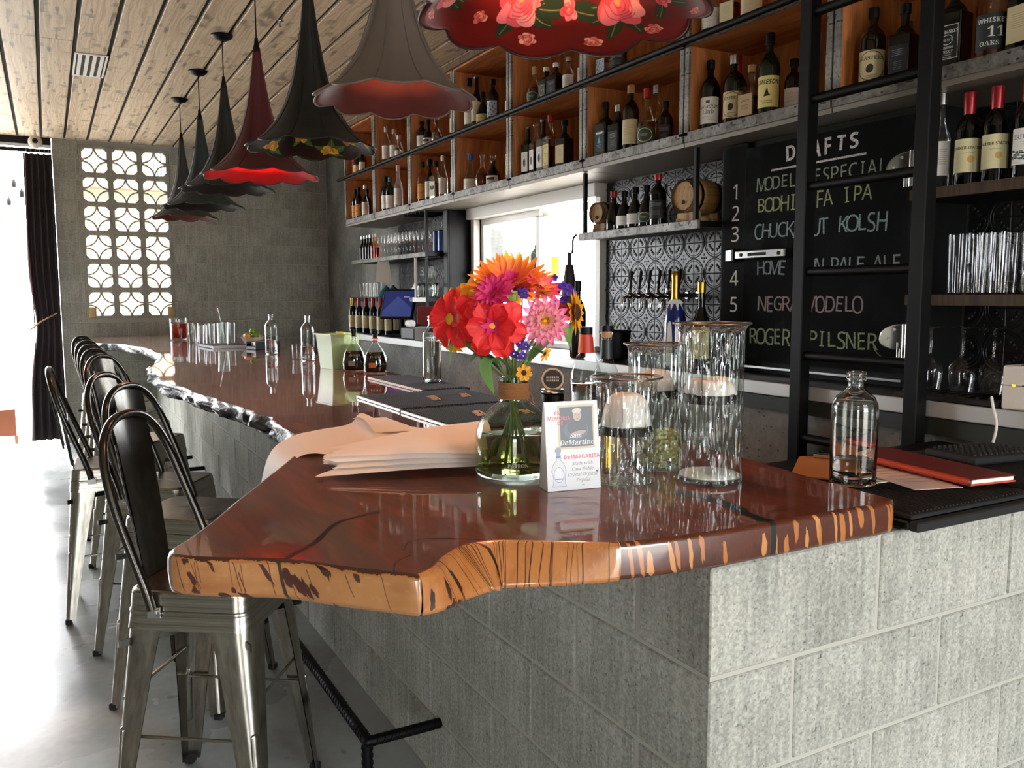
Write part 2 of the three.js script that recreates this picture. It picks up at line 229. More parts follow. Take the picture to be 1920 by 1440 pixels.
  const texTip = canvasTex(2048, 128, (g, w, h) => {
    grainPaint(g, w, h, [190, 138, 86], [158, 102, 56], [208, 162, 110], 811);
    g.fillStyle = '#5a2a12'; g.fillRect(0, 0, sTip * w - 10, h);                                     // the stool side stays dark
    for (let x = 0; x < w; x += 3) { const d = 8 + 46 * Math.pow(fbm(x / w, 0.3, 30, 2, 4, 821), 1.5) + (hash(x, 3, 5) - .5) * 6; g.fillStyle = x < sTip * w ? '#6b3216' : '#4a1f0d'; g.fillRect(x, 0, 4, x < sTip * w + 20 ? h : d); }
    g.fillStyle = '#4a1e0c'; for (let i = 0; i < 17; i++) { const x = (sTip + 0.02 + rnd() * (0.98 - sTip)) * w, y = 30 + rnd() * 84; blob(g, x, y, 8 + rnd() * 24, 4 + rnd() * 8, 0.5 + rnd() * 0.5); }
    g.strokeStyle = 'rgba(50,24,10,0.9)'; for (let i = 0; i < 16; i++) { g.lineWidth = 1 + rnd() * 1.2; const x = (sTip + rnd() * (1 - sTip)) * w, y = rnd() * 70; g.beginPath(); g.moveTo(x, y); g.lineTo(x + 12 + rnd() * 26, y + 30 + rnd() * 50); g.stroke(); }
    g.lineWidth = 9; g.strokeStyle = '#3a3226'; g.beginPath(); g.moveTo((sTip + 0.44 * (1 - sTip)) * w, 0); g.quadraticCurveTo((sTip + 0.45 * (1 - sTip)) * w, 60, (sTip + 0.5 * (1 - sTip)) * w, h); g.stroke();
  });
  const edge = (t) => phys(0xded4ca, { map: t, roughness: 0.4, clearcoat: 1, clearcoatRoughness: 0.04 });
  const round = (dx) => [(p) => [-0.006, TOP], (p) => [0.0, TOP - 0.0025], (p) => [0.003 + dx(p) * 0.12, TOP - 0.009], (p) => [0.004 + dx(p) * 0.5, TOP - T * 0.5], (p) => [0.002 + dx(p) * 0.9, TOP - T * 0.85], (p) => [dx(p), 1.0195], (p) => [dx(p) - 0.01, 1.0175]];
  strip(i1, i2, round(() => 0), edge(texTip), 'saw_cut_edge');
  const texHol = canvasTex(1024, 128, (g, w, h) => {
    grainPaint(g, w, h, [198, 134, 74], [164, 98, 46], [222, 168, 110], 841);
    g.strokeStyle = 'rgba(48,22,8,0.9)'; for (let i = 0; i < 34; i++) { g.lineWidth = 1.5 + rnd() * 3.5; const x = rnd() * w, b = rr(-70, 70); g.beginPath(); g.moveTo(x, 0); g.bezierCurveTo(x + b, 40, x - b * 0.6, 80, x + b * 0.7, h); g.stroke(); }
    g.lineWidth = 10; g.strokeStyle = '#241408'; g.beginPath(); g.moveTo(w * 0.42, 0); g.bezierCurveTo(w * 0.45, 30, w * 0.5, 50, w * 0.52, 100); g.stroke();
    g.fillStyle = '#6a2f12'; g.fillRect(0, 0, w, 5); for (let i = 0; i < 7; i++) { g.fillStyle = '#3c1a0a'; blob(g, rnd() * w * 0.2, 60 + rnd() * 60, 10, 18, 0.4); }
  });
  strip(i2, i3, round((p) => { const k = (p.s - chain[i2].s) / (chain[i3].s - chain[i2].s); return 0.062 * Math.sin(PI * clamp(k, 0, 1)) * (k < 0.5 ? 1 : 0.8) + 0.004; }), edge(texHol), 'hollow_edge');
  const texEnd = canvasTex(2048, 128, (g, w, h) => {
    grainPaint(g, w, h, [92, 40, 14], [58, 24, 10], [128, 62, 22], 861);
    for (let i = 0; i < 26; i++) { const x = w * (i + rnd()) / 26; if (rnd() < 0.18) continue; g.fillStyle = rnd() < 0.5 ? '#d79a5e' : '#c27e40'; blob(g, x, 40 + rnd() * 60, 24 + rnd() * 40, 8 + rnd() * 12, 0.9 + rnd() * 0.3); }
    g.fillStyle = '#0e1410'; g.fillRect(w * 0.47, 0, 40, h); g.strokeStyle = '#d8d4cc'; g.lineWidth = 4; g.beginPath(); g.moveTo(4, 0); g.lineTo(2, h); g.stroke();
  });
  strip(i3, i4, round(() => 0.001), edge(texEnd), 'natural_edge');
  strip(i4, N - 1, [(p) => [-0.006, TOP], (p) => [0, TOP - 0.004], (p) => [0, 1.022], (p) => [-0.01, 1.0175]], M.slab, 'inner_edge');
  // resin-filled cracks that run over the top
  const crack = (pts, w, name, mat) => { const c = new THREE.CatmullRomCurve3(pts.map((p) => V(p[0], TOP + 0.0006, p[1]))); const n = 40; obj(name, gridGeo(n, 1, (u, v) => { const p = c.getPointAt(u), t = c.getTangentAt(u), k = w * (0.6 + 0.8 * vn(u * 12, 1, 99, 9, 71)) * (v - 0.5); return [p.x - t.z * k, p.y, p.z + t.x * k]; }), mat, bt); };
  const resin = phys(0x0c120e, { roughness: 0.3, clearcoat: 1, clearcoatRoughness: 0.03 });
  crack([[1.09, -1.066], [1.10, -1.13], [1.12, -1.22], [1.10, -1.32]], 0.03, 'resin_inlay', resin);
  crack([[.298, -1.268], [.36, -1.33], [.43, -1.43], [.52, -1.47]], 0.009, 'resin_inlay', std(0x1a0a05, { roughness: 0.3 }));
  crack([[.60, -1.21], [.55, -1.25], [.50, -1.26], [.47, -1.22]], 0.003, 'crack', std(0x140804)); crack([[.42, -1.13], [.44, -1.17], [.47, -1.19]], 0.003, 'crack', std(0x140804)); crack([[.70, -1.6], [.78, -1.45], [.9, -1.38]], 0.002, 'crack', std(0x140804));
}
// ---------- bar stools ----------
function makeStool() {
  const t = thing('bar_stool', 'x', 'bar stool', [0, 0, 0], 0, 'gunmetal stools along the bar');
  const H = 0.70, S = 0.168;
  // pressed seat with rounded corners, skirt and carrying slot
  const rs = (w, r) => { const s = new THREE.Shape(); s.moveTo(-w + r, -w); s.lineTo(w - r, -w); s.absarc(w - r, -w + r, r, -PI / 2, 0); s.lineTo(w, w - r); s.absarc(w - r, w - r, r, 0, PI / 2); s.lineTo(-w + r, w); s.absarc(-w + r, w - r, r, PI / 2, PI); s.lineTo(-w, -w + r); s.absarc(-w + r, -w + r, r, PI, PI * 1.5); return s; };
  const slot = new THREE.Path(); slot.absellipse(0, 0, 0.05, 0.014, 0, 2 * PI, true);
  const seatS = rs(S - 0.012, 0.035); seatS.holes.push(slot);
  const seat = new THREE.ExtrudeGeometry(seatS, { depth: 0.002, bevelEnabled: true, bevelSize: 0.012, bevelThickness: 0.011, bevelSegments: 4, curveSegments: 6 }); seat.rotateX(-PI / 2).translate(0, H - 0.013, 0);
  const skirtPts = rs(S, 0.045).getPoints(6); const skirt = gridGeo(skirtPts.length, 1, (u, v) => { const p = skirtPts[Math.round(u * skirtPts.length) % skirtPts.length], k = 1 + v * 0.02; return [p.x * k, H - 0.012 - v * 0.045, p.y * k]; });
  obj('seat', [metric(seat), skirt], M.gun, t);
  const rim = gridGeo(skirtPts.length, 2, (u, v) => { const p = skirtPts[Math.round(u * skirtPts.length) % skirtPts.length], k = 1.02 + v * 0.012 + (v === 0.5 ? 0.012 : 0); return [p.x * k, H - 0.052 - v * 0.012, p.y * k]; }); obj('seat_rim', rim, M.gun, t);
  // apron: the pressed frame under the seat
  const ap = gridGeo(skirtPts.length, 1, (u, v) => { const p = skirtPts[Math.round(u * skirtPts.length) % skirtPts.length], k = 1.025 + v * 0.035; return [p.x * k, H - 0.06 - v * 0.045, p.y * k]; }); obj('apron', ap, M.gun, t);
  // legs: sheet folded round the corner, tapering to the foot
  const secN = 12, legGeo = (sx, sz) => { const y0 = H - 0.06, f = (u, v, off) => { const y = lerp(y0, 0.012, v), cx = lerp(S * 1.02, 0.218, v), a = lerp(0.115, 0.04, Math.pow(v, 0.75)), r = lerp(0.05, 0.016, v); const L = a; let k = u * 2 - 1, ax, az;
      const ang = PI / 4 * (1 - Math.abs(k)); const flat = Math.max(0, Math.abs(k) - 0.45) / 0.55 * (L - r), arc = Math.min(Math.abs(k), 0.45) / 0.45 * PI / 4;
      const cA = PI / 4 + Math.sign(k || 1) * arc; let px = cx - r + Math.cos(cA) * (r - off), pz = cx - r + Math.sin(cA) * (r - off); if (k > 0) px -= flat; else pz -= flat; return [sx * px, y, sz * pz]; };
    const A = gridGeo(secN, 10, (u, v) => f(u, v, 0)), B = gridGeo(secN, 10, (u, v) => f(u, v, 0.003)); return [A, B]; };
  for (const sx of [-1, 1]) for (const sz of [-1, 1]) {
    const leg = obj('leg', legGeo(sx, sz), M.gun, t);
    const cap = new THREE.CapsuleGeometry(0.011, 0.16, 4, 8); const q = lerp(S * 1.02, 0.218, 0.66) - .0105; cap.scale(1, 1, 0.45).rotateY(-sz * sx * PI / 4 + PI / 2).rotateZ(sx * 0.07).rotateX(-sz * 0.07).translate(sx * q, 0.235, sz * q); obj('leg_rib', cap, M.gun, leg);
    obj('foot_cap', box(0.03, 0.024, 0.03, sx * 0.205, 0.012, sz * 0.205, 0.004), M.rubber, leg);
  }
  // stretchers and the crossed braces below the seat
  const yA = 0.30, k = lerp(S, 0.218, 0.56) - 0.014; for (const s of [-1, 1]) { obj('stretcher', rod([-k, yA, s * k], [k, yA, s * k], 0.0045), M.gun, t); obj('stretcher', rod([s * k, yA + 0.1, -k + .008], [s * k, yA + 0.1, k - .008], 0.0045), M.gun, t); }
  const kb = S * 1.1; for (const s of [-1, 1]) { const g = box(2 * kb * 1.41, 0.02, 0.004); g.rotateY(s * PI / 4).translate(0, H - 0.14 - (s > 0 ? .004 : 0), 0); obj('cross_brace', g, M.gunShaded, t); }
  // back: tube hoop and pressed splat
  const half = [[-.085, .655, .184], [-.095, .70, .187], [-.13, .80, .187], [-.178, .93, .18], [-.21, 1.03, .163], [-.228, 1.095, .13], [-.238, 1.137, .075]];
  const hoop = [...half, [-.241, 1.15, 0], ...half.slice().reverse().map((p) => [p[0], p[1], -p[2]])];
  obj('back_hoop', tube(hoop, 0.0125, 64, 10), M.gunShaded, t);
  for (const s of [-1, 1]) { const g = cyl(0.012, 0.012, 0.012); g.rotateX(PI / 2).translate(-.08, .648, s * .188); obj('bolt', [g, box(.035, .03, .004, -.082, .645, s * .18)], M.chrome, t); }
  const sp = gridGeo(10, 12, (u, v) => { const z = (u - 0.5) * lerp(0.17, 0.135, v), y = lerp(1.135, 0.672, v), x = lerp(-0.235, -0.165, Math.pow(v, 0.85)) + (v > 0.93 ? 0.02 * (v - 0.93) / 0.07 : 0) - 0.012 * Math.cos((u - 0.5) * PI); return [x, y, z]; });
  const sp2 = gridGeo(10, 12, (u, v) => { const z = (u - 0.5) * lerp(0.17, 0.135, v), y = lerp(1.135, 0.672, v), x = lerp(-0.235, -0.165, Math.pow(v, 0.85)) + (v > 0.93 ? 0.02 * (v - 0.93) / 0.07 : 0) - 0.012 * Math.cos((u - 0.5) * PI) + .003; return [x, y, z]; });
  const splat = obj('splat', [sp, sp2], M.gunShaded, t);
  for (const s of [-1, 1]) obj('splat_rib', tube([[-.243, 1.07, s * .05], [-.222, .93, s * .047], [-.196, .78, s * .043]], 0.005, 10, 6), M.gunShaded, splat);
  return t;
}
{ const st = makeStool();
  const spots = [[.375, -2.46, -35, 'beneath the flared wooden tip'], [.425, -3.28, -39, 'second along the bar from the flared wooden tip'], [.39, -3.85, -33, 'third along the bar from the flared wooden tip'], [.23, -4.42, -4, 'fourth along the bar, pulled back from the row'], [.43, -5.1, -40, 'fifth along the bar from the flared wooden tip'], [.43, -5.72, -36, 'sixth along the bar from the flared wooden tip'], [.43, -6.28, -36, 'seventh along the bar from the flared wooden tip'], [.43, -6.88, -36, 'second from the far block wall'], [.43, -7.75, -34, 'last of the row, beside the far block wall']];
  spots.forEach(([x, z, a, w], i) => { const label = 'gunmetal bar stool with hooped back, ' + w; if (i) dup(st, [x, 0, z], a * D2R, label); else { st.position.set(x, 0, z); st.rotation.y = a * D2R; st.userData.label = label; } });
}
// foot rail of ribbed bar
{ const y = 0.2, x = 0.745, t = thing('foot_rail', 'black foot rail of ribbed steel bar standing along the block wall', 'foot rail');
  const rib = (a, b, ups) => { const A = V(...a), B = V(...b), n = Math.floor(A.distanceTo(B) / 0.022), g = []; for (let i = 1; i < n; i++) { const c = new THREE.TorusGeometry(0.0155, 0.0028, 4, 10); c.rotateX(0.5).applyQuaternion(new THREE.Quaternion().setFromUnitVectors(V(0, 0, 1), B.clone().sub(A).normalize())); g.push(c.translate(...A.clone().lerp(B, i / n).toArray())); } return g; };
  const za = -2.24, zb = -8.9;
  obj('rail', [rod([x, y, za], [x, y, zb], 0.0155, 12), new THREE.SphereGeometry(0.0157, 12, 8).translate(x, y, za), ...rib([x, y, za], [x, y, -4.4])], M.blackSteel, t);
  for (const z of [za, -4.4, -6.6, zb]) obj('wall_bracket', [rod([x, y, z], [XW + 0.002, y, z], 0.0155, 12), ...rib([x, y, z], [XW, y, z])], M.blackSteel, t);
  for (const z of [za - .01, -4.4, -6.6, zb]) obj('post', [rod([x, 0, z], [x, y, z], 0.0155, 12), ...rib([x, 0, z], [x, y, z])], M.blackSteel, t);
}
// ---------- horn-shaped pendant lamps ----------
function hornPaint(kind) {
  return canvasTex(1024, 512, (g, w, h) => {
    const im = g.createImageData(w, h), base = { rose: [[132, 18, 10], [84, 10, 7]], red: [[196, 26, 34], [150, 16, 22]], dark: [[12, 14, 14], [7, 8, 9]], brown: [[122, 62, 56], [84, 40, 38]], teal: [[16, 26, 28], [10, 16, 18]] }[kind];
    for (let y = 0; y < h; y++) for (let x = 0; x < w; x++) { const c = mix3(base[0], base[1], fbm(x / w, y / h, 10, 6, 4, 900)); const i = (y * w + x) * 4; im.data[i] = c[0]; im.data[i + 1] = c[1]; im.data[i + 2] = c[2]; im.data[i + 3] = 255; } g.putImageData(im, 0, 0);
    const petal = (x, y, r, a, col) => { g.fillStyle = col; g.save(); g.translate(x, y); g.rotate(a); g.beginPath(); g.ellipse(r * 0.55, 0, r * 0.62, r * 0.46, 0, 0, 2 * PI); g.fill(); g.restore(); };
    const leaf = (x, y, r, a) => { g.save(); g.translate(x, y); g.rotate(a); g.fillStyle = kind === 'dark' ? '#3a6a2c' : '#23381f'; g.beginPath(); g.moveTo(0, 0); g.quadraticCurveTo(r * 0.5, -r * 0.5, r * 1.25, 0); g.quadraticCurveTo(r * 0.5, r * 0.5, 0, 0); g.fill(); g.strokeStyle = '#8c8a4e'; g.lineWidth = 2; g.beginPath(); g.moveTo(0, 0); g.lineTo(r * 1.1, 0); g.stroke(); g.restore(); };
    const rose = (x, y, r, cols) => { for (let k = 0; k < 7; k++) petal(x, y, r, k / 7 * 2 * PI + rnd(), cols[k % cols.length]); for (let k = 0; k < 5; k++) petal(x, y, r * 0.62, k / 5 * 2 * PI + rnd(), cols[(k + 1) % cols.length]); g.strokeStyle = 'rgba(150,40,50,0.55)'; g.lineWidth = 2; for (let k = 0; k < 6; k++) { g.beginPath(); g.arc(x, y, r * (0.2 + k * 0.13), rnd() * 6, rnd() * 6 + 1.6); g.stroke(); } g.fillStyle = '#e9a06a'; g.beginPath(); g.arc(x, y, r * 0.13, 0, 7); g.fill(); };
    if (kind === 'rose') for (let k = 0; k < 10; k++) { const x = (k + 0.5) * w / 10, y = 150 + rnd() * 90, r = k % 2 ? 44 : 16; for (let j = 0; j < 4; j++) leaf(x, y, (k % 2 ? 56 : 40) + rnd() * 16, rnd() * 7); leaf(x - r, y + r, 40, 2.2); leaf(x + r, y + r, 40, 0.7); rose(x, y, r, ['#f0808a', '#e8606e', '#f6a4a0', '#dd4f5e']); rose(x + 34, y - 70, 14, ['#f2b08a', '#e06a60']); rose(x - 32, y + 78, 9, ['#f0a0a8', '#e8707a']); }
    if (kind === 'dark') for (let k = 0; k < 10; k++) { const x = (k + 0.5) * w / 10, y = 120 + rnd() * 120; for (let j = 0; j < 6; j++) leaf(x, y, 40 + rnd() * 20, rnd() * 7); rose(x, y, 26, ['#d9a92c', '#c98a1e', '#e8c860']); }
  });
}
function hornLamp(x, z, rimR, rimY, height, outer, inner, label, lit, cordTop = CEIL, turn = 0) {
  const t = thing('horn_pendant_lamp', label, 'pendant lamp', [x, 0, z], turn, 'horn pendants hung in a row over the bar');
  const P = 10, prof = [[.016, 1], [.026, .86], [.044, .68], [.068, .5], [.10, .34], [.15, .19], [.215, .085], [.268, .03], [.29, 0.012], [.3, .012]];
  const rad = (v) => { const q = v * (prof.length - 1), i = Math.min(Math.floor(q), prof.length - 2), f = q - i; return [lerp(prof[i][0], prof[i + 1][0], f) * rimR / 0.3, lerp(prof[i][1], prof[i + 1][1], f) * height]; };
  const surf = (off) => (u, v) => { const [r0, y0] = rad(v), a = u * 2 * PI, c = Math.abs(Math.cos(a * P / 2)), w = Math.pow(v, 3); const r = Math.max(0.004, r0 * (1 + 0.02 * c * v - 0.0) + w * 0.016 * (c - 0.6) - off), y = rimY + y0 - w * 0.016 * (c - 0.35) - off * 0.25; return [Math.cos(a) * r, y, Math.sin(a) * r]; };
  obj('shade', gridGeo(80, 27, surf(0)), outer, t);
  obj('lining', gridGeo(80, 27, surf(0.004)), inner, t);
  const seams = []; for (let k = 0; k < P; k++) { const u = (k + 0.5) / P, f = surf(-0.001), pts = []; for (let i = 0; i <= 10; i++) pts.push(f(u, i / 10)); seams.push(tube(pts, 0.0016, 20, 5)); } obj('seam', seams, outer, t);
  const rp = []; for (let i = 0; i < 80; i++) { const p = surf(0.002)(i / 80, 1); rp.push(p); } obj('rim_wire', tube(rp, 0.004, 160, 5, true), outer, t);
  const yT = rimY + height; obj('neck_cap', lathe([[0.001, yT + .05], [.008, yT + .05], [.012, yT + .02], [.018 * rimR / .3, yT - .002], [.019 * rimR / .3, yT - .03]], 14), M.black, t);
  if (cordTop > yT) { obj('cord', rod([0, yT + .04, 0], [0, cordTop - .02, 0], 0.0035, 6), M.black, t); obj('ceiling_canopy', lathe([[0.001, cordTop - .035], [.012, cordTop - .034], [.045, cordTop - .024], [.062, cordTop - .008], [.064, cordTop - .001], [0.001, cordTop - .001]], 24), M.black, t); }
  if (lit) { const bulb = obj('bulb', new THREE.SphereGeometry(0.03, 14, 10).translate(0, rimY + height * 0.34, 0), new THREE.MeshStandardMaterial({ color: 0xfff0d0, emissive: 0xffc98a, emissiveIntensity: 4 }), t); obj('socket', cyl(.014, .016, .05, 0, rimY + height * .34 + .05, 0, 12), M.black, bulb);
    const L = new THREE.PointLight(0xffc48a, lit, 0, 2); L.position.set(0, rimY + height * 0.34, 0); L.castShadow = true; L.shadow.radius = 1.5; t.add(L); }
  return t;
}
{ const cloth = (c, o = {}) => phys(c, { roughness: 0.55, sheen: 0.3, ...o });
  const grey = cloth(0x2c2c2b), teal = cloth(0x1d2a2b), black = cloth(0x101312), wine = cloth(0x50141a), taupe = cloth(0x6e625a), maroon = cloth(0x2a0f0d);
  const inn = {}; for (const k of ['rose', 'red', 'dark', 'brown', 'teal']) { const tx = hornPaint(k); tx.wrapS = THREE.RepeatWrapping; inn[k] = phys(0xffffff, { map: tx, roughness: 0.5 }); }
  hornLamp(1.0, -7.3, 0.25, 2.10, 0.62, grey, inn.brown, 'taupe horn pendant lamp at the far end of the row, by the block wall', 0);
  hornLamp(1.0, -6.36, 0.27, 2.10, 0.62, teal, inn.teal, 'dark teal horn pendant lamp, second from the far block wall', 0);
  hornLamp(1.0, -5.44, 0.27, 2.12, 0.62, black, inn.teal, 'black horn pendant lamp between the teal and the wine-red lamps', 0);
  hornLamp(1.0, -4.53, 0.285, 2.09, 0.64, wine, inn.red, 'wine-red horn pendant lamp with a glowing scarlet inside', 2.2);
  hornLamp(1.0, -3.565, 0.26, 2.085, 0.66, black, inn.dark, 'black horn pendant lamp with yellow flowers painted inside', 0);
  hornLamp(1.0, -2.6, 0.25, 2.09, 0.66, taupe, inn.brown, 'brown-grey horn pendant lamp with visible seams, glowing pink inside', 0.9);
  hornLamp(1.0, -1.6, 0.30, 2.07, 0.66, maroon, inn.rose, 'red horn pendant lamp painted inside with pink roses and leaves', 1.3);
}
// ---------- back bar ----------
const XS = 2.47, XC = 2.35, HC = 1.15;            // shelf front, counter front and height
const backPanel = std(0x14100d, { roughness: 0.7 });
{ const t = thing('back_counter', 'grey concrete back counter with a pale steel-edged top behind the bar', 'counter');
  obj('body', span(XC + 0.02, XR - 0.002, 0, HC - 0.045, -7.75, -1.0), M.conc, t);
  obj('worktop', span(XC + 0.012, XR - 0.002, HC - 0.045, HC, -7.75, -1.0, 0.003), std(0x2a2a2a, { roughness: 0.35, metalness: 0.4 }), t);
  obj('steel_nosing', span(XC, XC + 0.012, HC - 0.046, HC + 0.002, -7.75, -1.0, 0.002), std(0xc9c9c6, { roughness: 0.42, metalness: 0.55 }), t);
  obj('lower_rail', span(XC + .002, XC + 0.02, HC - 0.1, HC - 0.05, -2.7, -1.0), std(0x22251f, { roughness: 0.6 }), t);
}
// cubby shelving: uprights every 0.797 m, two rows
const ZS = [-7.744, -6.947, -6.15, -5.353, -4.556, -3.759, -2.962, -2.165, -1.368], SH = [2.142, 2.545, 2.985];
const soffit = std(0x7c766c, { roughness: .45, metalness: .3 });
{ const t = thing('cubby_shelf_unit', 'two-row wall shelf of open orange wooden cubbies framed in worn dark steel', 'shelves');
  const geoU = span(XS + .01, XR - 0.02, SH[0], SH[2], -.009, .009);
  ZS.forEach((z) => { const m = obj('upright', metric(geoU.clone(), z, z), M.orange, t); m.position.z = z; });
  ZS.forEach((z, i) => { for (let r = 0; r < 2; r++) { if (i) { const b = obj('front_strip', span(XS - .003, XS + .01, SH[r] + .02, SH[r + 1] - .012, z - .03, z - .004, .0015), M.worn, t); } const c = obj('front_strip', span(XS - .003, XS + .01, SH[r] + .02, SH[r + 1] - .012, z + .004, z + .03, .0015), M.worn, t); } });
  for (let i = 0; i + 1 < ZS.length; i++) for (let r = 0; r < 2; r++) { const z0 = ZS[i] + .009, z1 = ZS[i + 1] - .009;
    obj('back_board', span(XR - .02, XR - .004, SH[r], SH[r + 1], z0, z1), M.orange, t);
    obj('shelf_board', metric(span(XS + .01, XR - .02, SH[r], SH[r] + .022, z0, z1), i * .3, r), M.orange, t);
    obj('nosing', span(XS - .003, XS + .01, SH[r] - .008, SH[r] + .036 - r * .006, ZS[i] + .004, ZS[i + 1] - .004, .0015), M.worn, t); }
  for (let i = 0; i + 1 < ZS.length; i++) obj('top_board', span(XS, XR - .02, SH[2] - .012, SH[2] + .008, ZS[i] + .009, ZS[i + 1] - .009), M.orange, t);
  obj('crown_board', span(XS - .02, XS + .012, SH[2] + .0, CEIL - .002, ZS[0], ZS[8], .002), std(0x8a7458, { map: plankTex[0], roughness: .7 }), t);
  const lr = obj('ladder_rail', rod([2.43, 2.545, -7.82], [2.43, 2.545, -1.0], .014, 12), M.blackSteel, t); for (const z of ZS) obj('pipe_bracket', rod([2.43, 2.545, z], [XS - .003, 2.545, z], .007, 8), M.blackSteel, lr);
  for (let i = 0; i + 1 < ZS.length; i++) obj('soffit_board', span(XS + .005, XR - .01, SH[0] - .026, SH[0] - .001, ZS[i] + .003, ZS[i + 1] - .003), soffit, t);
}
// embossed square tin tiles: ring quadrants, centre star and corner leaves, one mesh per tile
const tileGeo = (() => { const s = 0.1524, g = [box(.004, s - .003, s - .003, 0, 0, 0, .0012)], arc = (cy, cz, a0) => { const pts = []; for (let i = 0; i <= 7; i++) { const a = a0 + i / 7 * PI / 2; pts.push(V(-.0025, cy + Math.sin(a) * s * .485, cz + Math.cos(a) * s * .485)); } return [new THREE.TubeGeometry(new THREE.CatmullRomCurve3(pts), 8, .0032, 4), new THREE.TubeGeometry(new THREE.CatmullRomCurve3(pts.map((p) => V(p.x, cy + (p.y - cy) * .86, cz + (p.z - cz) * .86))), 8, .0018, 4)]; };
  const h = s / 2; g.push(...arc(-h, -h, 0), ...arc(-h, h, PI / 2), ...arc(h, h, PI), ...arc(h, -h, -PI / 2));
  const leaf = (y, z, r) => new THREE.SphereGeometry(r, 5, 4).scale(.35, 1, 1).translate(-.002, y, z);
  for (const [a, b] of [[0, 0], [.016, 0], [-.016, 0], [0, .016], [0, -.016]]) g.push(leaf(a, b, .006)); for (const sy of [-1, 1]) for (const sz of [-1, 1]) for (const [a, b] of [[.5, .78], [.78, .5], [.62, .62]]) g.push(leaf(sy * h * a, sz * h * b, .0085));
  return metric(merge(g)); })();
const tin = std(0x3c3c3c, { roughness: .36, metalness: .8 });
function tiles(name, label, z0, nz, mat) { const t = thing(name, label, 'wall tiles'), s = .1524, rows = [[1.1516, 1.277]]; for (let y = 1.277; y < 2.02; y += s) rows.push([y, y + s]); rows.push([rows[rows.length - 1][1], 2.112]);
  obj('backing', span(XR - .006, XR - .002, 1.1516, 2.112, z0, z0 + nz * s), M.dark, t); for (let i = 0; i < nz; i++) for (const [a, b] of rows) { const m = obj('tile', tileGeo, mat, t); m.position.set(XR - .009, (a + b) / 2, z0 + (i + .5) * s); m.scale.y = (b - a) / s; } }
tiles('tin_tile_panel', 'dark embossed tin tile panel behind the beer taps and barrel shelf', -4.085, 8, tin);
tiles('tin_tile_panel', 'dark embossed tin tile panel behind the stemmed glass shelves', -7.387, 9, tin);
tiles('tin_tile_panel', 'dark embossed tin tile panel behind the wine shelf', -1.88, 5, tin);
// pass-through window
{ const t = structGroup('window_1'), fr = std(0xe9e6df, { roughness: .4 }), X = XR - .03;
  obj('window_header', span(X - .06, XR + .02, WY1 - .11, WY1, WZ0 - .05, WZ1 + .03, .004), fr, t);
  for (const [a, b] of [[WZ0 - .05, WZ0], [WZ1 - .02, WZ1 + .03]]) obj('window_jamb', span(X - .02, XR + .05, WY0, WY1 - .11, a, b, .003), fr, t);
  obj('window_sill', span(X - .05, XR + .2, WY0 - .02, WY0 + .012, WZ0 - .05, WZ1 + .03, .003), fr, t);
  const sash = (z0, z1, x) => { const w = .045, s = new THREE.Group(); s.name = 'sash'; t.add(s); obj('rail', [span(x, x + .025, WY0 + .012, WY0 + .055, z0, z1), span(x, x + .025, WY1 - .155, WY1 - .11, z0, z1)], fr, s); obj('stile', [span(x, x + .025, WY0 + .05, WY1 - .15, z0, z0 + w), span(x, x + .025, WY0 + .05, WY1 - .15, z1 - w, z1)], fr, s); obj('pane', span(x + .01, x + .014, WY0 + .05, WY1 - .15, z0 + w, z1 - w), M.glass, s); };
  sash(WZ0, -4.88, XR + .01); sash(-4.93, WZ1 - .02, XR + .045);
  obj('latch', span(X - .035, X - .015, 1.62, 1.66, WZ0 - .035, WZ0 + .02, .004), std(0xcabb96, { roughness: .4, metalness: .3 }), t);
}
{ const t = thing('window_post', 'tall black wooden post between the tile strip and the pass-through window', 'post'); obj('post', span(XC + .3, XR - .012, HC, SH[0] - .03, -5.9, -5.83, .003), M.black, t); obj('face_strip', span(XC + .285, XC + .3, HC, SH[0] - .03, -5.9, -5.83, .002), M.black, t); }
// left shelves under the cubbies
function plainShelf(label, y, z0, z1, x0, edge, board = M.black) { const t = thing('wall_shelf', label, 'shelf'); obj('board', span(x0 + .01, XR - .012, y - .03, y, z0, z1), board, t); obj('front_edge', span(x0, x0 + .01, y - .034, y + .001, z0, z1, .0015), edge, t); return t; }
const paleEdge = std(0xc8c4bc, { map: wornTex, roughness: .5, metalness: .3 });
plainShelf('black shelf with a pale front edge carrying rows of stemmed glasses', 1.805, -7.7, -5.93, 2.5, paleEdge);
plainShelf('short white-edged shelf under the stemmed glasses holding glass decanters', 1.465, -6.2, -5.93, 2.5, M.white);
plainShelf('lower black shelf carrying tumblers above the red-capped wine bottles', 1.465, -7.7, -6.75, 2.5, M.black);
plainShelf('small dark shelf holding two deep blue ceramic cups', 1.80, -6.32, -5.93, 2.62, M.black);
{ const t = thing('shelf_support', 'slim dark upright bar carrying the glass shelves', 'support'); obj('bar', span(2.495, 2.515, HC, SH[0] - .03, -5.925, -5.91, .002), M.blackSteel, t); }
{ const t = thing('shelf_support', 'thin white upright between the wall shelves above the till', 'support'); obj('bar', span(2.51, 2.53, 1.466, 1.77, -6.18, -6.165, .002), M.white, t); }
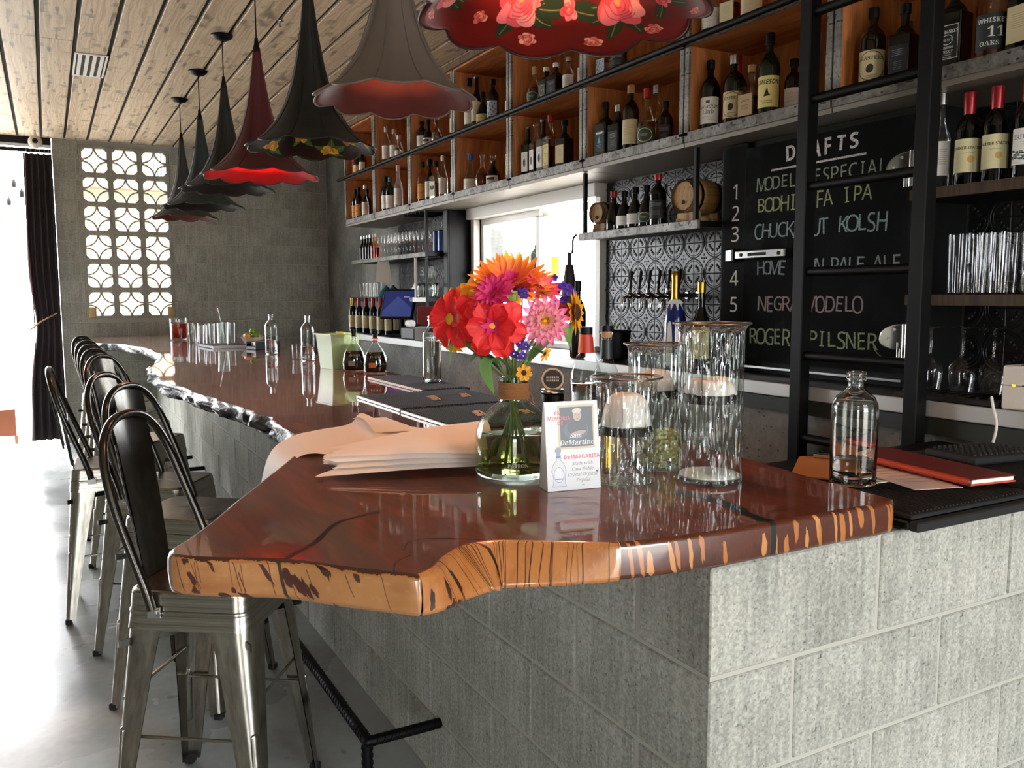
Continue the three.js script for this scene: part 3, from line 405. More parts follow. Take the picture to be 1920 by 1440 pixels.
const LOW_ROW = [
  [-7.869, 0.288, 'spirit', 'brown', 13, 'black', 0.036],
  [-7.743, 0.299, 'spirit', 'dark', 9, 'black', 0.036],
  [-7.575, 0.300, 'wine', 'dark', 13, 'black', 0.037],
  [-7.399, 0.299, 'tall', 'clear', 0, 'steel', 0.030],
  [-7.040, 0.192, 'squat', 'dark', 1, 'black', 0.042],
  [-6.923, 0.307, 'wine', 'green', 0, 'black', 0.037],
  [-6.759, 0.288, 'spirit', 'teal', 0, 'teal', 0.040],
  [-6.577, 0.362, 'tall', 'frost', 0, 'white', 0.036],
  [-6.271, 0.282, 'spirit', 'amber', 19, 'cork', 0.037],
  [-6.090, 0.318, 'spirit', 'amber', 13, 'black', 0.042],
  [-5.937, 0.321, 'tall', 'brown', 0, 'black', 0.035],
  [-5.819, 0.289, 'square', 'clear', 14, 'black', 0.042],
  [-5.687, 0.312, 'tall', 'clear', 0, 'steel', 0.034],
  [-5.376, 0.265, 'spirit', 'gold', 0, 'black', 0.050],
  [-5.243, 0.260, 'squat', 'clear', 0, 'blue', 0.045],
  [-5.061, 0.231, 'decanter', 'gold', 0, 'glass', 0.050],
  [-4.910, 0.206, 'decanter', 'dark', 1, 'glass', 0.045],
  [-4.596, 0.350, 'square', 'orange', 21, 'cork', 0.042],
  [-4.460, 0.314, 'square', 'dark', 15, 'glass', 0.034],
  [-4.367, 0.314, 'square', 'gold', 15, 'glass', 0.035],
  [-4.282, 0.323, 'square', 'dark', 15, 'glass', 0.035],
  [-4.201, 0.323, 'square', 'gold', 16, 'red', 0.040],
  [-4.055, 0.270, 'square', 'dark', 9, 'black', 0.043],
  [-3.765, 0.336, 'tall', 'clear', 0, 'cork', 0.036],
  [-3.660, 0.288, 'square', 'dark', 12, 'black', 0.050],
  [-3.550, 0.251, 'square', 'dark', 23, 'steel', 0.045],
  [-3.448, 0.326, 'spirit', 'brown', 9, 'cork', 0.040],
  [-3.389, 0.326, 'square', 'gold', 15, 'steel', 0.042],
  [-3.319, 0.284, 'squat', 'gold', 18, 'red', 0.046],
  [-3.251, 0.216, 'spirit', 'brown', 23, 'black', 0.035],
  [-3.192, 0.229, 'spirit', 'brown', 9, 'black', 0.040],
  [-2.945, 0.308, 'spirit', 'dark', 2, 'black', 0.041],
  [-2.834, 0.333, 'wine', 'green', 3, 'red', 0.041],
  [-2.738, 0.295, 'spirit', 'dark', 4, 'steel', 0.042],
  [-2.635, 0.232, 'square', 'amber', 5, 'cork', 0.046],
  [-2.540, 0.332, 'wine', 'green', 6, 'black', 0.042],
  [-2.465, 0.223, 'spirit', 'dark', 0, 'black', 0.035],
  [-2.061, 0.289, 'spirit', 'brown', 4, 'black', 0.043],
  [-2.010, 0.246, 'squat', 'clear', 20, 'brown', 0.045],
  [-1.937, 0.267, 'square', 'dark', 23, 'black', 0.042]];
const UP_ROW = [
  [-7.593, 0.190, 'spirit', 'dark', 16, 'black', 0.040],
  [-7.446, 0.202, 'wine', 'dark', 0, 'black', 0.035],
  [-6.838, 0.307, 'wine', 'clear', 0, 'steel', 0.036],
  [-6.654, 0.255, 'wine', 'clear', 0, 'steel', 0.038],
  [-6.547, 0.190, 'squat', 'clear', 0, 'steel', 0.035],
  [-6.255, 0.216, 'spirit', 'brown', 9, 'black', 0.036],
  [-6.107, 0.215, 'spirit', 'dark', 0, 'black', 0.040],
  [-5.954, 0.203, 'squat', 'dark', 1, 'black', 0.040],
  [-5.798, 0.190, 'decanter', 'clear', 0, 'glass', 0.038],
  [-5.470, 0.261, 'square', 'clear', 9, 'black', 0.036],
  [-5.410, 0.313, 'tall', 'clear', 0, 'brown', 0.034],
  [-5.244, 0.348, 'wine', 'clear', 0, 'black', 0.038],
  [-5.140, 0.349, 'tall', 'dark', 9, 'glass', 0.036],
  [-5.047, 0.218, 'squat', 'dark', 16, 'black', 0.044],
  [-4.906, 0.268, 'wine', 'dark', 17, 'black', 0.037],
  [-4.588, 0.233, 'squat', 'brown', 0, 'blue', 0.047],
  [-4.379, 0.223, 'decanter', 'gold', 18, 'cork', 0.047],
  [-4.248, 0.190, 'square', 'dark', 18, 'white', 0.040],
  [-4.145, 0.190, 'square', 'dark', 23, 'white', 0.046],
  [-4.014, 0.190, 'tall', 'clear', 0, 'steel', 0.034],
  [-3.804, 0.191, 'square', 'clear', 1, 'steel', 0.041],
  [-3.670, 0.190, 'square', 'clear', 17, 'steel', 0.041],
  [-3.552, 0.190, 'spirit', 'dark', 23, 'black', 0.040],
  [-2.893, 0.226, 'spirit', 'clear', 0, 'white', 0.044],
  [-2.755, 0.209, 'square', 'amber', 9, 'cork', 0.046],
  [-2.644, 0.194, 'spirit', 'amber', 9, 'black', 0.044]];
// ---------- bottles ----------
const atlasN = [6, 4];
const labelAtlas = canvasTex(1536, 1024, (g) => {
  const cell = (i, bg, draw) => { const x = (i % 6) * 256, y = Math.floor(i / 6) * 256; g.save(); g.beginPath(); g.rect(x, y, 256, 256); g.clip(); g.translate(x, y); g.fillStyle = bg; g.fillRect(0, 0, 256, 256); g.textAlign = 'center'; g.textBaseline = 'middle'; draw && draw(); g.restore(); };
  const T = (s, x, y, px, col = '#1a1a1a', font = 'serif', st = '') => { g.fillStyle = col; g.font = st + ' ' + px + 'px ' + font; g.fillText(s, x, y); };
  const lines = (y0, n, col = '#777', w = 150) => { g.fillStyle = col; for (let k = 0; k < n; k++) g.fillRect(128 - w / 2 + (k % 3) * 8, y0 + k * 15, w - (k % 3) * 16, 4); };
  cell(0, '#e6e2d8', () => lines(60, 8, '#b9b4a8')); cell(1, '#ded8c8', () => { g.fillStyle = '#181818'; g.fillRect(60, 60, 136, 70); lines(150, 4, '#444'); });
  cell(2, '#e8e3d6', () => { g.fillStyle = '#333'; g.fillRect(108, 36, 40, 26); T('Canadian', 128, 92, 52, '#222', 'serif', 'italic'); T('Club', 128, 140, 56, '#222', 'serif', 'italic'); lines(185, 3, '#aaa'); });
  cell(3, '#e7e2d2', () => { T('THE', 128, 46, 24); T('GLENLIVET', 128, 84, 40); T('12', 128, 136, 46); g.fillStyle = '#444'; g.fillRect(10, 180, 236, 4); lines(205, 2, '#999'); });
  cell(4, '#c9b78e', () => { g.strokeStyle = '#3a2c18'; g.lineWidth = 6; g.beginPath(); g.arc(128, 128, 114, 0, 7); g.stroke(); T('MASTERS', 128, 66, 40, '#2a2010', 'serif', 'bold'); g.fillStyle = '#2a2010'; g.beginPath(); g.ellipse(118, 150, 28, 36, 0.3, 0, 7); g.fill(); lines(205, 2, '#5a4a2c', 90); });
  cell(5, '#b79f7a', () => { lines(70, 2, '#3c2b18', 170); lines(130, 4, '#6a543a'); }); cell(6, '#e6d98c', () => { T('JAMESON', 128, 52, 50, '#15150f', 'sans-serif', 'bold italic'); g.fillStyle = '#15150f'; g.beginPath(); g.moveTo(96, 168); g.lineTo(128, 92); g.lineTo(140, 140); g.lineTo(160, 160); g.closePath(); g.fill(); lines(200, 2, '#555', 110); });
  cell(7, '#101010', () => { g.strokeStyle = '#ddd'; g.lineWidth = 5; g.strokeRect(12, 12, 232, 232); T("JACK DANIEL'S", 128, 56, 31, '#f0f0ea', 'serif', 'bold'); g.beginPath(); g.ellipse(128, 112, 62, 34, 0, 0, 7); g.stroke(); T('Old No.7', 128, 112, 26, '#f0f0ea'); T('Tennessee', 128, 164, 28, '#f0f0ea', 'serif', 'italic'); T('WHISKEY', 128, 196, 28, '#f0f0ea'); lines(216, 2, '#aaa', 120); });
  cell(8, '#20282a', () => { T('WHISKEY', 128, 50, 46, '#d8d8d0', 'sans-serif', 'bold'); T('11', 150, 128, 100, '#d8d8d0', 'serif', 'bold'); T('OAKS', 110, 208, 44, '#d8d8d0', 'serif', 'bold'); });
  cell(9, '#d3c49a', () => lines(60, 7, '#b3a47c')); cell(10, '#e9e7e1', () => { T('TRIVENTO', 128, 62, 44, '#26312c', 'serif'); lines(96, 2, '#b5b2aa', 100); for (let k = 0; k < 60; k++) { g.fillStyle = ['#2c3430', '#8a938c', '#4b554f', '#f4f4f0'][k % 4]; g.fillRect((k * 41) % 256, 150 + (k * 17) % 62, 26, 12); } });
  cell(11, '#d9cfa2', () => { T('PARKER STATION', 128, 70, 31, '#22241c', 'sans-serif', 'bold'); g.fillStyle = '#c9a24a'; g.beginPath(); g.arc(150, 156, 26, 0, 7); g.fill(); lines(108, 1, '#a89c70', 90); });
  cell(12, '#16323a', () => { g.fillStyle = '#dfe6e4'; g.fillRect(40, 18, 176, 24); g.fillStyle = '#6fa3ac'; g.beginPath(); g.moveTo(90, 150); g.lineTo(128, 70); g.lineTo(170, 150); g.closePath(); g.fill(); lines(170, 3, '#6fa3ac', 120); });
  cell(13, '#cf8a3c', () => { g.strokeStyle = '#5a2f10'; g.lineWidth = 6; g.beginPath(); g.moveTo(20, 200); g.bezierCurveTo(80, 80, 140, 240, 236, 70); g.stroke(); lines(40, 2, '#7a4a1c'); });
  cell(14, '#ddd6bb', () => { g.fillStyle = '#14140f'; g.beginPath(); g.ellipse(80, 110, 52, 34, 0.3, 0, 7); g.ellipse(176, 110, 52, 34, -0.3, 0, 7); g.fill(); lines(180, 3, '#8a8468'); });
  cell(15, '#e4e2df', () => { g.fillStyle = '#9a9a98'; g.beginPath(); g.arc(128, 138, 58, 0, 7); g.fill(); g.fillStyle = '#161616'; g.beginPath(); g.ellipse(118, 140, 34, 46, 0, 0, 7); g.fill(); lines(40, 2, '#999', 110); });
  cell(16, '#d8c27c', () => { g.strokeStyle = '#6a5420'; g.lineWidth = 6; g.beginPath(); g.ellipse(128, 128, 90, 110, 0, 0, 7); g.stroke(); lines(110, 3, '#6a5420', 90); }); cell(17, '#b7c6d4', () => { for (let k = 0; k < 30; k++) { g.fillStyle = k % 2 ? '#3f6f98' : '#284b70'; g.fillRect((k * 53) % 230, 20 + (k * 31) % 210, 22, 14); } });
  cell(18, '#33402c', () => { g.strokeStyle = '#cfd3ae'; g.lineWidth = 8; g.beginPath(); g.ellipse(128, 128, 84, 108, 0, 0, 7); g.stroke(); lines(110, 3, '#cfd3ae', 80); }); cell(19, '#e2d6b4', () => { g.fillStyle = '#a8842e'; g.beginPath(); g.arc(128, 110, 50, 0, 7); g.fill(); lines(190, 3, '#7a6a40'); });
  cell(20, '#2b2a22', () => { g.strokeStyle = '#ece8d8'; g.lineWidth = 8; g.beginPath(); g.moveTo(20, 110); for (let k = 0; k < 9; k++) g.quadraticCurveTo(30 + k * 24, 60 + (k % 2) * 30, 44 + k * 24, 100 - (k % 3) * 12); g.stroke(); g.fillStyle = '#d9d0a4'; g.fillRect(0, 150, 256, 106); lines(180, 3, '#6a6244'); }); cell(21, '#efd0a4', () => lines(50, 9, '#cfa878')); cell(22, '#f0efec', () => lines(120, 2, '#bbb', 80)); cell(23, '#17181a', () => { lines(40, 4, '#8f959a', 160); lines(140, 5, '#6a7074', 120); });
});
const labelMat = std(0xffffff, { map: labelAtlas, roughness: .6 });
function cellUV(geo, i) { const uv = geo.attributes.uv, cx = (i % 6) / 6, cy = 1 - (Math.floor(i / 6) + 1) / 4; for (let k = 0; k < uv.count; k++) uv.setXY(k, cx + (0.012 + 0.976 * uv.getX(k)) / 6, cy + (0.012 + 0.976 * uv.getY(k)) / 4); return geo; }
const tint = (c, o = {}) => phys(c, { roughness: .03, transmission: 1, thickness: 0, ior: 1.5, ...o });
const G = { clear: tint(0xf4f8f6), frost: tint(0xf2f4f6, { roughness: .35 }), green: phys(0x0c2416, { roughness: .06, transmission: .25, thickness: 0 }), dark: phys(0x080a09, { roughness: .06 }), brown: phys(0x1c1108, { roughness: .06, transmission: .2, thickness: 0 }), amber: tint(0xf6e6cc), gold: tint(0xf8f0d8), orange: tint(0xffd2a0), teal: tint(0x6fd0d4), blue: phys(0x0a1a4a, { roughness: .08 }) };
const liq = (c, d = .05) => phys(0xffffff, { roughness: .02, transmission: 1, thickness: .05, ior: 1.36, attenuationColor: new THREE.Color(c), attenuationDistance: d });
const LQ = { amber: liq(0xc8641a), gold: liq(0xd8b040, .06), orange: liq(0xe87a30), clear: liq(0xeef4f2, .5), teal: liq(0x30a0a8) };
const CAP = { black: M.black, red: std(0x9c1a20, { roughness: .3, metalness: .3 }), steel: M.steel, white: M.white, blue: std(0x1450a8, { roughness: .35 }), teal: std(0x1a6a70, { roughness: .4 }), brown: std(0x4a2a18, { roughness: .5 }), cork: std(0xb08a60, { roughness: .8 }), gold: M.brass };
function bottleProfile(style, R, H, n) {
  const P = { spirit: [[.92, 0], [1, .02], [1, .6], [.96, .65], [.78, .71], ['n', .79], ['n', .93], ['N', .935], ['N', .955]], wine: [[.9, 0], [1, .015], [1, .58], [.96, .63], [.7, .71], ['n', .78], ['n', .95], ['N', .955], ['N', .985]],
    tall: [[.92, 0], [1, .02], [1, .48], [.94, .54], [.6, .64], ['n', .72], ['n', .94], ['N', .945], ['N', .96]], squat: [[.9, 0], [1, .03], [1, .2], [.94, .38], [.72, .54], [.48, .64], ['n', .7], ['n', .88], ['N', .885], ['N', .91]],
    decanter: [[.6, 0], [.82, .03], [1, .2], [1, .32], [.86, .47], [.5, .58], ['n', .64], ['n', .76], ['N', .82]], square: [[.8, .6], [.78, .64], [.6, .69], ['n', .74], ['n', .93], ['N', .935], ['N', .96]] }[style];
  return P.map(([r, y]) => [r === 'n' ? n : r === 'N' ? n * 1.18 : Math.max(r * R, n), y * H]);
}
function bottleParts(t, style, R, H, gl, lab, cap, face = -PI * .31, fill = .45) {
  const n = Math.min(.0135, R * .38), prof = bottleProfile(style, R, H, n), see = ['clear', 'amber', 'gold', 'orange', 'teal', 'frost'].includes(gl);
  const gs = [lathe(style === 'square' ? prof : [[0, 0], ...prof], 20)]; if (style === 'square') gs.push(new RoundedBoxGeometry(R * 1.78, H * .63, R * 1.78, 2, R * .18).translate(0, H * .315, 0));
  obj('bottle_glass', gs.map((g) => g.index ? g.toNonIndexed() : g), G[gl], t);
  if (LQ[gl] && gl !== 'teal') { const hf = H * fill; obj('liquid', style === 'square' ? new RoundedBoxGeometry(R * 1.66, hf, R * 1.66, 1, R * .12).translate(0, hf / 2 + .004, 0) : (() => { const q = prof.filter((p) => p[1] < hf).map((p) => [p[0] * .94, Math.max(p[1], .004)]); const last = q[q.length - 1]; return lathe([[0, .004], ...q, [last[0], hf], [0, hf]], 18); })(), LQ[gl], t); }
  if (cap === 'glass') obj('stopper', [new THREE.SphereGeometry(n * 1.5, 10, 8).scale(1, 1, 1).translate(0, H * .95, 0), cyl(n * .8, n * .8, H * .12, 0, H * .87, 0, 10)], G.clear, t);
  else { const long = style === 'wine' && (cap === 'red' || cap === 'gold'), y0 = long ? H * .74 : H * (style === 'wine' ? .86 : style === 'squat' ? .84 : style === 'decanter' ? .8 : .88); obj(long ? 'foil_capsule' : 'cap', lathe([[0, H], [n * 1.2, H], [n * 1.32, H * .995], [n * 1.32, long ? H * .93 : y0], [n * 1.22, y0], [n * .9, y0]], 14), CAP[cap], t); }
  if (lab != null && lab >= 0) { let lg; const y0 = H * (style === 'squat' || style === 'decanter' ? .1 : .13), h = H * (style === 'squat' || style === 'decanter' ? .25 : .36);
    if (style === 'square') { lg = new THREE.BoxGeometry(R * 1.5, h, .001).rotateY(-PI / 2).translate(-R * .895, y0 + h / 2, 0); } else lg = new THREE.CylinderGeometry(R * 1.012, R * 1.012, h, 14, 1, true, face - 1.25, 2.5).translate(0, y0 + h / 2, 0);
    obj('label', cellUV(lg, lab), labelMat, t); }
  return t;
}
const words = { spirit: 'rounded', wine: 'tall', tall: 'slim', squat: 'squat', decanter: 'globe', square: 'square' }, gw = { clear: 'clear glass', frost: 'frosted', green: 'dark green', dark: 'black glass', brown: 'brown glass', amber: 'amber whiskey', gold: 'golden', orange: 'orange liqueur', teal: 'teal glass' };
const cubbyName = ['far end cubby', 'second cubby from far end', 'third cubby from far end', 'fourth cubby from far end', 'cubby over the window', 'cubby over the barrel shelf', 'cubby beside the ladder', 'cubby behind the ladder'];
const lw = (i) => i === 7 ? 'black-and-white' : i === 2 || i === 3 || i === 10 || i === 22 ? 'white' : [7, 8, 12, 18, 23, 20].includes(i) ? 'dark' : i === 13 || i === 21 ? 'orange' : i === 17 ? 'blue' : i === 6 || i === 16 ? 'yellow' : i === 4 ? 'round tan' : i === 15 ? 'medallion' : i === 14 ? 'black-blotched' : [5, 9, 19].includes(i) ? 'tan' : 'pale';
function fillRow(rows, y, rowName, up) {
  const put = []; rows.forEach(([z, H, style, gl, lab, cap, R]) => {
    let k = 0; while (k + 2 < ZS.length && z > ZS[k + 1]) k++; z = clamp(z, ZS[k] + R + .04, ZS[k + 1] - R - .04);
    let x = 2.585; for (const c of [2.545, 2.6, 2.655, 2.71, 2.765]) { x = c; if (!put.some((p) => Math.hypot(p[0] - x, p[1] - z) < p[2] + R + .006)) break; } put.push([x, z, R]);
    const t = thing('liquor_bottle', `${gw[gl]} ${words[style]} bottle, ${cap} cap, ${lw(lab)} label, ${rowName} row, ${cubbyName[k]}`, 'bottle', [x, y, z], style === 'square' ? rr(-.1, .25) : 0, `bottles in the ${rowName} cubbies`); bottleParts(t, style, R, H, gl, lab || (style === 'decanter' ? -1 : 0), cap);
  });
}
LOW_ROW.push([-1.76, .30, 'square', 'dark', 7, 'black', .046], [-1.635, .29, 'spirit', 'amber', 8, 'brown', .045], [-1.53, .29, 'square', 'dark', 9, 'brown', .045]);
fillRow(LOW_ROW, SH[0] + .0225, 'lower'); fillRow(UP_ROW, SH[1] + .0225, 'upper', 1);
{ const t = thing('gift_box', 'red printed cardboard box at the far left end of the upper cubbies', 'box', [2.56, SH[1] + .0225, -7.665]); obj('carton', box(.07, .2, .06, 0, .1, 0, .002), std(0xa8301f, { roughness: .6 }), t); obj('lid_flap', box(.072, .004, .062, 0, .201, 0), std(0x8a2418), t); }
// ---------- chalkboard cooler door ----------
const shakyText = (g, s, x0, x1, yb, h, col, seedK, wgt = '') => {   // hand lettering: each letter stepped, tilted and scaled a little
  const n = s.length, st = (x1 - x0) / n; g.textAlign = 'center'; g.textBaseline = 'alphabetic';
  for (let i = 0; i < n; i++) { if (s[i] === ' ') continue; const a = hash(i, seedK, 3), b = hash(i, seedK, 5), c = hash(i, seedK, 9); g.save(); g.translate(x0 + (i + .5) * st, yb + (a - .5) * h * .14); g.rotate((b - .5) * .16); g.scale(.88 + c * .2, 1 + (a - .5) * .18); g.font = wgt + ' ' + h * 1.32 + 'px sans-serif'; g.fillStyle = col; g.fillText(s[i], 0, 0); g.restore(); }
};
const chalkTex = canvasTex(1200, 1353, (g, w, h) => {
  const im = g.createImageData(w, h); for (let y = 0; y < h; y++) for (let x = 0; x < w; x++) { const u = x / w, v = y / h, a = fbm(u, v, 5, 6, 4, 1001), b = fbm(u, v, 160, 160, 2, 1003); let smear = sstep(.5, .75, a) * (u < .3 ? 1 : .45), k = 9 + smear * 20 + (b - .5) * 12 * (.3 + smear); const i = (y * w + x) * 4; im.data[i] = k * .92; im.data[i + 1] = k * 1.06; im.data[i + 2] = k * 1.08; im.data[i + 3] = 255; } g.putImageData(im, 0, 0);
  const S = (s, a, b, y, hh, col, k, wg) => shakyText(g, s, a * w, b * w, y * h, hh * h, col, k, wg);
  S('DRAFTS', .27, .73, .093, .072, '#d9d2cf', 1, 'bold'); g.fillStyle = '#d6cfcc'; g.save(); g.translate(.18 * w, .117 * h); g.rotate(-.005); g.fillRect(0, 0, .58 * w, 12); g.restore();
  S('MODELO ESPECIAL', .085, .875, .207, .062, '#93a088', 2); S('BODHIZAFA IPA', .085, .8, .31, .072, '#a9b07a', 3); S('CHUCKANUT KOLSH', .07, .885, .43, .075, '#8fa6a2', 4); S('HOME SPUN PALE ALE', .1, .965, .597, .07, '#8c9696', 5); S('NEGRA MODELO', .11, .775, .763, .073, '#9a8684', 6); S('ROGERS PILSNER', .05, .86, .915, .075, '#93a07a', 7);
  g.strokeStyle = '#93a07a'; g.lineWidth = 5; g.beginPath(); g.moveTo(.84 * w, .9 * h); g.quadraticCurveTo(.87 * w, .945 * h, .92 * w, .94 * h); g.stroke();
  g.globalCompositeOperation = 'destination-over'; g.globalCompositeOperation = 'source-over'; for (let k = 0; k < 60000; k++) { g.fillStyle = 'rgba(10,13,14,0.8)'; g.fillRect(rnd() * w, rnd() * h, 2, 2); }
});
{ const X = 2.60, t = thing('cooler_door', 'black chalkboard cooler door listing draft beers in chalk behind the ladder', 'door'), blk = phys(0x0a0b0b, { roughness: .6, specularIntensity: .35 });
  obj('frame', [span(X + .03, XR - .012, HC + .001, 2.112, -2.865, -1.885), span(X + .008, X + .03, HC + .03, 2.112, -2.865, -2.72, .002), span(X + .008, X + .03, HC + .03, 2.112, -1.925, -1.885, .002)], blk, t);
  const leaf = obj('door_leaf', span(X + .004, X + .03, 1.20, 2.085, -2.715, -1.93, .003), blk, t);
  const face = new THREE.PlaneGeometry(.785, .885).rotateY(-PI / 2); obj('chalkboard', face.translate(X + .0035, 1.6425, -2.3225), phys(0xffffff, { map: chalkTex, roughness: .85, specularIntensity: .2 }), leaf);
  const numT = canvasTex(160, 1200, (g, w, h) => { g.fillStyle = '#0d0e0e'; g.fillRect(0, 0, w, h); g.textAlign = 'center'; g.font = '118px sans-serif'; g.fillStyle = '#cfc9c4'; const ys = [1.883, 1.791, 1.704, 1.517, 1.404]; ys.forEach((y, i) => g.fillText(String(i + 1), 96, (2.10 - y) / .9 * h)); });
  obj('number_strip', new THREE.PlaneGeometry(.13, .9).rotateY(-PI / 2).translate(X + .0076, 1.65, -2.79), phys(0xffffff, { map: numT, roughness: .8, specularIntensity: .25 }), t);
  const la = obj('latch', [span(X - .03, X + .002, 1.625, 1.662, -2.74, -2.46, .005)], M.chrome, t); obj('latch_keeper', span(X - .028, X + .006, 1.615, 1.672, -2.80, -2.755, .006), M.chrome, la); obj('latch_slot', [span(X - .0315, X - .029, 1.637, 1.65, -2.66, -2.56)], M.dark, la);
  for (const z of [-2.70, -2.49]) obj('latch_screw', cyl(.008, .008, .003, 0, 0, 0, 10).rotateZ(PI / 2).translate(X - .031, 1.643, z), M.dark, la);
  for (const y of [1.915, 1.33]) { const s = new THREE.Shape(); s.moveTo(-.05, -.012); s.quadraticCurveTo(-.05, .03, .02, .04); s.lineTo(.035, .04); s.lineTo(.035, -.04); s.lineTo(.01, -.042); s.quadraticCurveTo(-.05, -.035, -.05, -.012); const g = new THREE.ExtrudeGeometry(s, { depth: .014, bevelSize: .004, bevelThickness: .004, bevelSegments: 2 }); g.rotateY(-PI / 2).translate(X + .0, y, -1.965); const hg = obj('hinge', g, M.chrome, t); obj('hinge_knuckle', [rod([X - .012, y - .075, -1.918], [X - .012, y + .045, -1.918], .011, 12), rod([X - .012, y - .075, -1.94], [X - .012, y - .02, -1.94], .008, 12)], M.chrome, hg); for (const dz of [-.02, .01]) obj('hinge_screw', cyl(.005, .005, .003, 0, 0, 0, 8).rotateZ(PI / 2).translate(X - .019, y + (dz > 0 ? .025 : -.005), -1.965 + dz), M.steel, hg); }
  obj('sill_bar', span(X - .01, X + .03, 1.172, 1.18, -2.715, -1.93), M.steel, t);
}
// ladder
{ const t = thing('library_ladder', 'tall black steel ladder standing in front of the chalkboard door', 'ladder'), x = 2.29;
  for (const z of [-2.128, -1.672]) { const r = obj('side_rail', span(x, x + .05, .0, 2.56, z - .024, z + .024, .003), M.blackSteel, t); obj('hook', tube([[x + .025, 2.55, z], [x + .03, 2.60, z], [x + .09, 2.63, z], [x + .13, 2.60, z]], .009, 14, 8), M.blackSteel, r); }
  for (const y of [.10, .40, .69, .975, 1.265, 1.555, 1.845, 2.135, 2.42]) obj('rung', rod([x + .025, y, -2.15], [x + .025, y, -1.65], .0165, 14), M.blackSteel, t);
}
// right-hand shelves
const oldWood = std(0x5a4a38, { map: plankTex[1], roughness: .7 });
plainShelf('dark wooden shelf carrying red-capped wine bottles at the right', 1.815, -1.86, -1.02, 2.5, oldWood, M.black); plainShelf('dark wooden shelf with straight beer glasses under the wine shelf', 1.475, -1.86, -1.02, 2.5, oldWood, M.black);
[[-1.795, .3, 'clear', 0, 'steel'], [-1.70, .285, 'dark', 11, 'red'], [-1.612, .285, 'dark', 11, 'red'], [-1.517, .29, 'dark', 10, 'red'], [-1.432, .29, 'dark', 10, 'red'], [-1.345, .29, 'dark', 10, 'red']].forEach(([z, H, gl, lab, cap], i) => { const t = thing('wine_bottle', ['half-hidden clear bottle beside the ladder on the wine shelf', 'red-capped wine bottle, low cream label, first after the ladder', 'red-capped wine bottle, low cream label, next to the tall white label', 'red-capped wine bottle with tall white label beside the cream-labelled one', 'red-capped wine bottle with tall white label, second of that kind', 'red-capped wine bottle with tall white label, third of that kind'][i], 'bottle', [2.555, 1.8155, z], 0, 'bottles on the wine shelf'); bottleParts(t, i ? 'wine' : 'tall', i ? .038 : .03, H, gl, lab, cap); });
function tumbler(name, label, cat, pos, R, H, group, ridged) { const t = thing(name, label, cat, pos, 0, group); obj('glass_wall', lathe([[0, .003], [R * .82, .003], [R * .86, .006], [R, H]], 20), M.glass, t); return t; }
[[2.56, -1.72], [2.56, -1.655], [2.63, -1.60], [2.56, -1.585], [2.64, -1.68], [2.62, -1.52]].forEach(([x, z]) => tumbler('beer_glass', 'straight-sided clear beer glass in the cluster under the wine shelf', 'glass', [x, 1.4755, z], .031, .19, 'beer glasses under the wine shelf'));
{ const t = thing('citrus_press', 'small white and black hand juicer standing beside the beer glasses', 'juicer', [2.58, 1.4755, -1.40]); obj('base', box(.1, .03, .12, 0, .015, 0, .004), M.black, t); obj('bowl', lathe([[.02, .03], [.045, .035], [.05, .075], [.03, .085], [.012, .1], [.014, .125], [.04, .17], [.045, .2], [0, .2]], 20), M.white, t); obj('tray', box(.05, .02, .05, -.03, .04, -.07, .003).rotateX(.0), M.steel, t); }
function wineGlass(label, pos, s, group, flip) { const t = thing('wine_glass', label, 'wine glass', pos, 0, group); const H = .19 * s, g = lathe([[0, .001], [.034 * s, .001], [.034 * s, .003], [.005 * s, .008], [.0035 * s, .08 * s], [.012 * s, .088 * s], [.034 * s, .115 * s], [.036 * s, .14 * s], [.028 * s, H]], 16); if (flip) g.rotateX(PI).translate(0, H, 0); obj('glass_bowl', g, M.glass, t); return t; }
{ const t = thing('glass_rack', 'low black rubber drying tray under the upturned wine glasses', 'tray', [2.46, HC + .002, -1.61]); obj('tray', box(.2, .02, .34, 0, .01, 0, .004), M.rubber, t); for (let i = 0; i < 9; i++) obj('rib', box(.19, .006, .008, 0, .023, -.14 + i * .035), M.rubber, t); }
[[2.42, -1.70], [2.43, -1.60], [2.44, -1.51]].forEach(([x, z], i) => wineGlass(['upturned wine glass on the drying tray nearest the ladder', 'middle upturned wine glass on the drying tray', 'upturned wine glass on the drying tray beside the white printer'][i], [x, HC + .029, z], 1.05, 'upturned wine glasses on the tray', true));
{ const t = thing('receipt_printer', 'white plastic receipt printer with a small yellow light on the back counter', 'printer', [2.42, HC + .002, -1.31], 0); obj('case', new RoundedBoxGeometry(.13, .125, .24, 2, .008).translate(0, .0635, 0), std(0xd8d0c4, { roughness: .45 }), t); obj('seam', box(.132, .002, .242, 0, .07, 0), std(0x6a645a), t); obj('status_light', box(.002, .005, .009, -.066, .071, -.085), new THREE.MeshStandardMaterial({ color: 0xe8e020, emissive: 0xe8e020, emissiveIntensity: 1.2 }), t); obj('slot', box(.09, .003, .16, 0, .126, 0), M.dark, t);
  obj('vent', box(.002, .004, .012, -.066, .071, -.055), M.dark, t); }
tag(obj('power_cable', tube([[2.345, 1.185, -1.45], [2.33, 1.16, -1.435], [2.31, 1.11, -1.41], [2.30, 1.05, -1.415], [2.31, .98, -1.44], [2.325, .93, -1.48]], .004, 30, 6), std(0xd0cbc2)), 'thin white cable hanging from the white printer over the counter edge', 'cable');
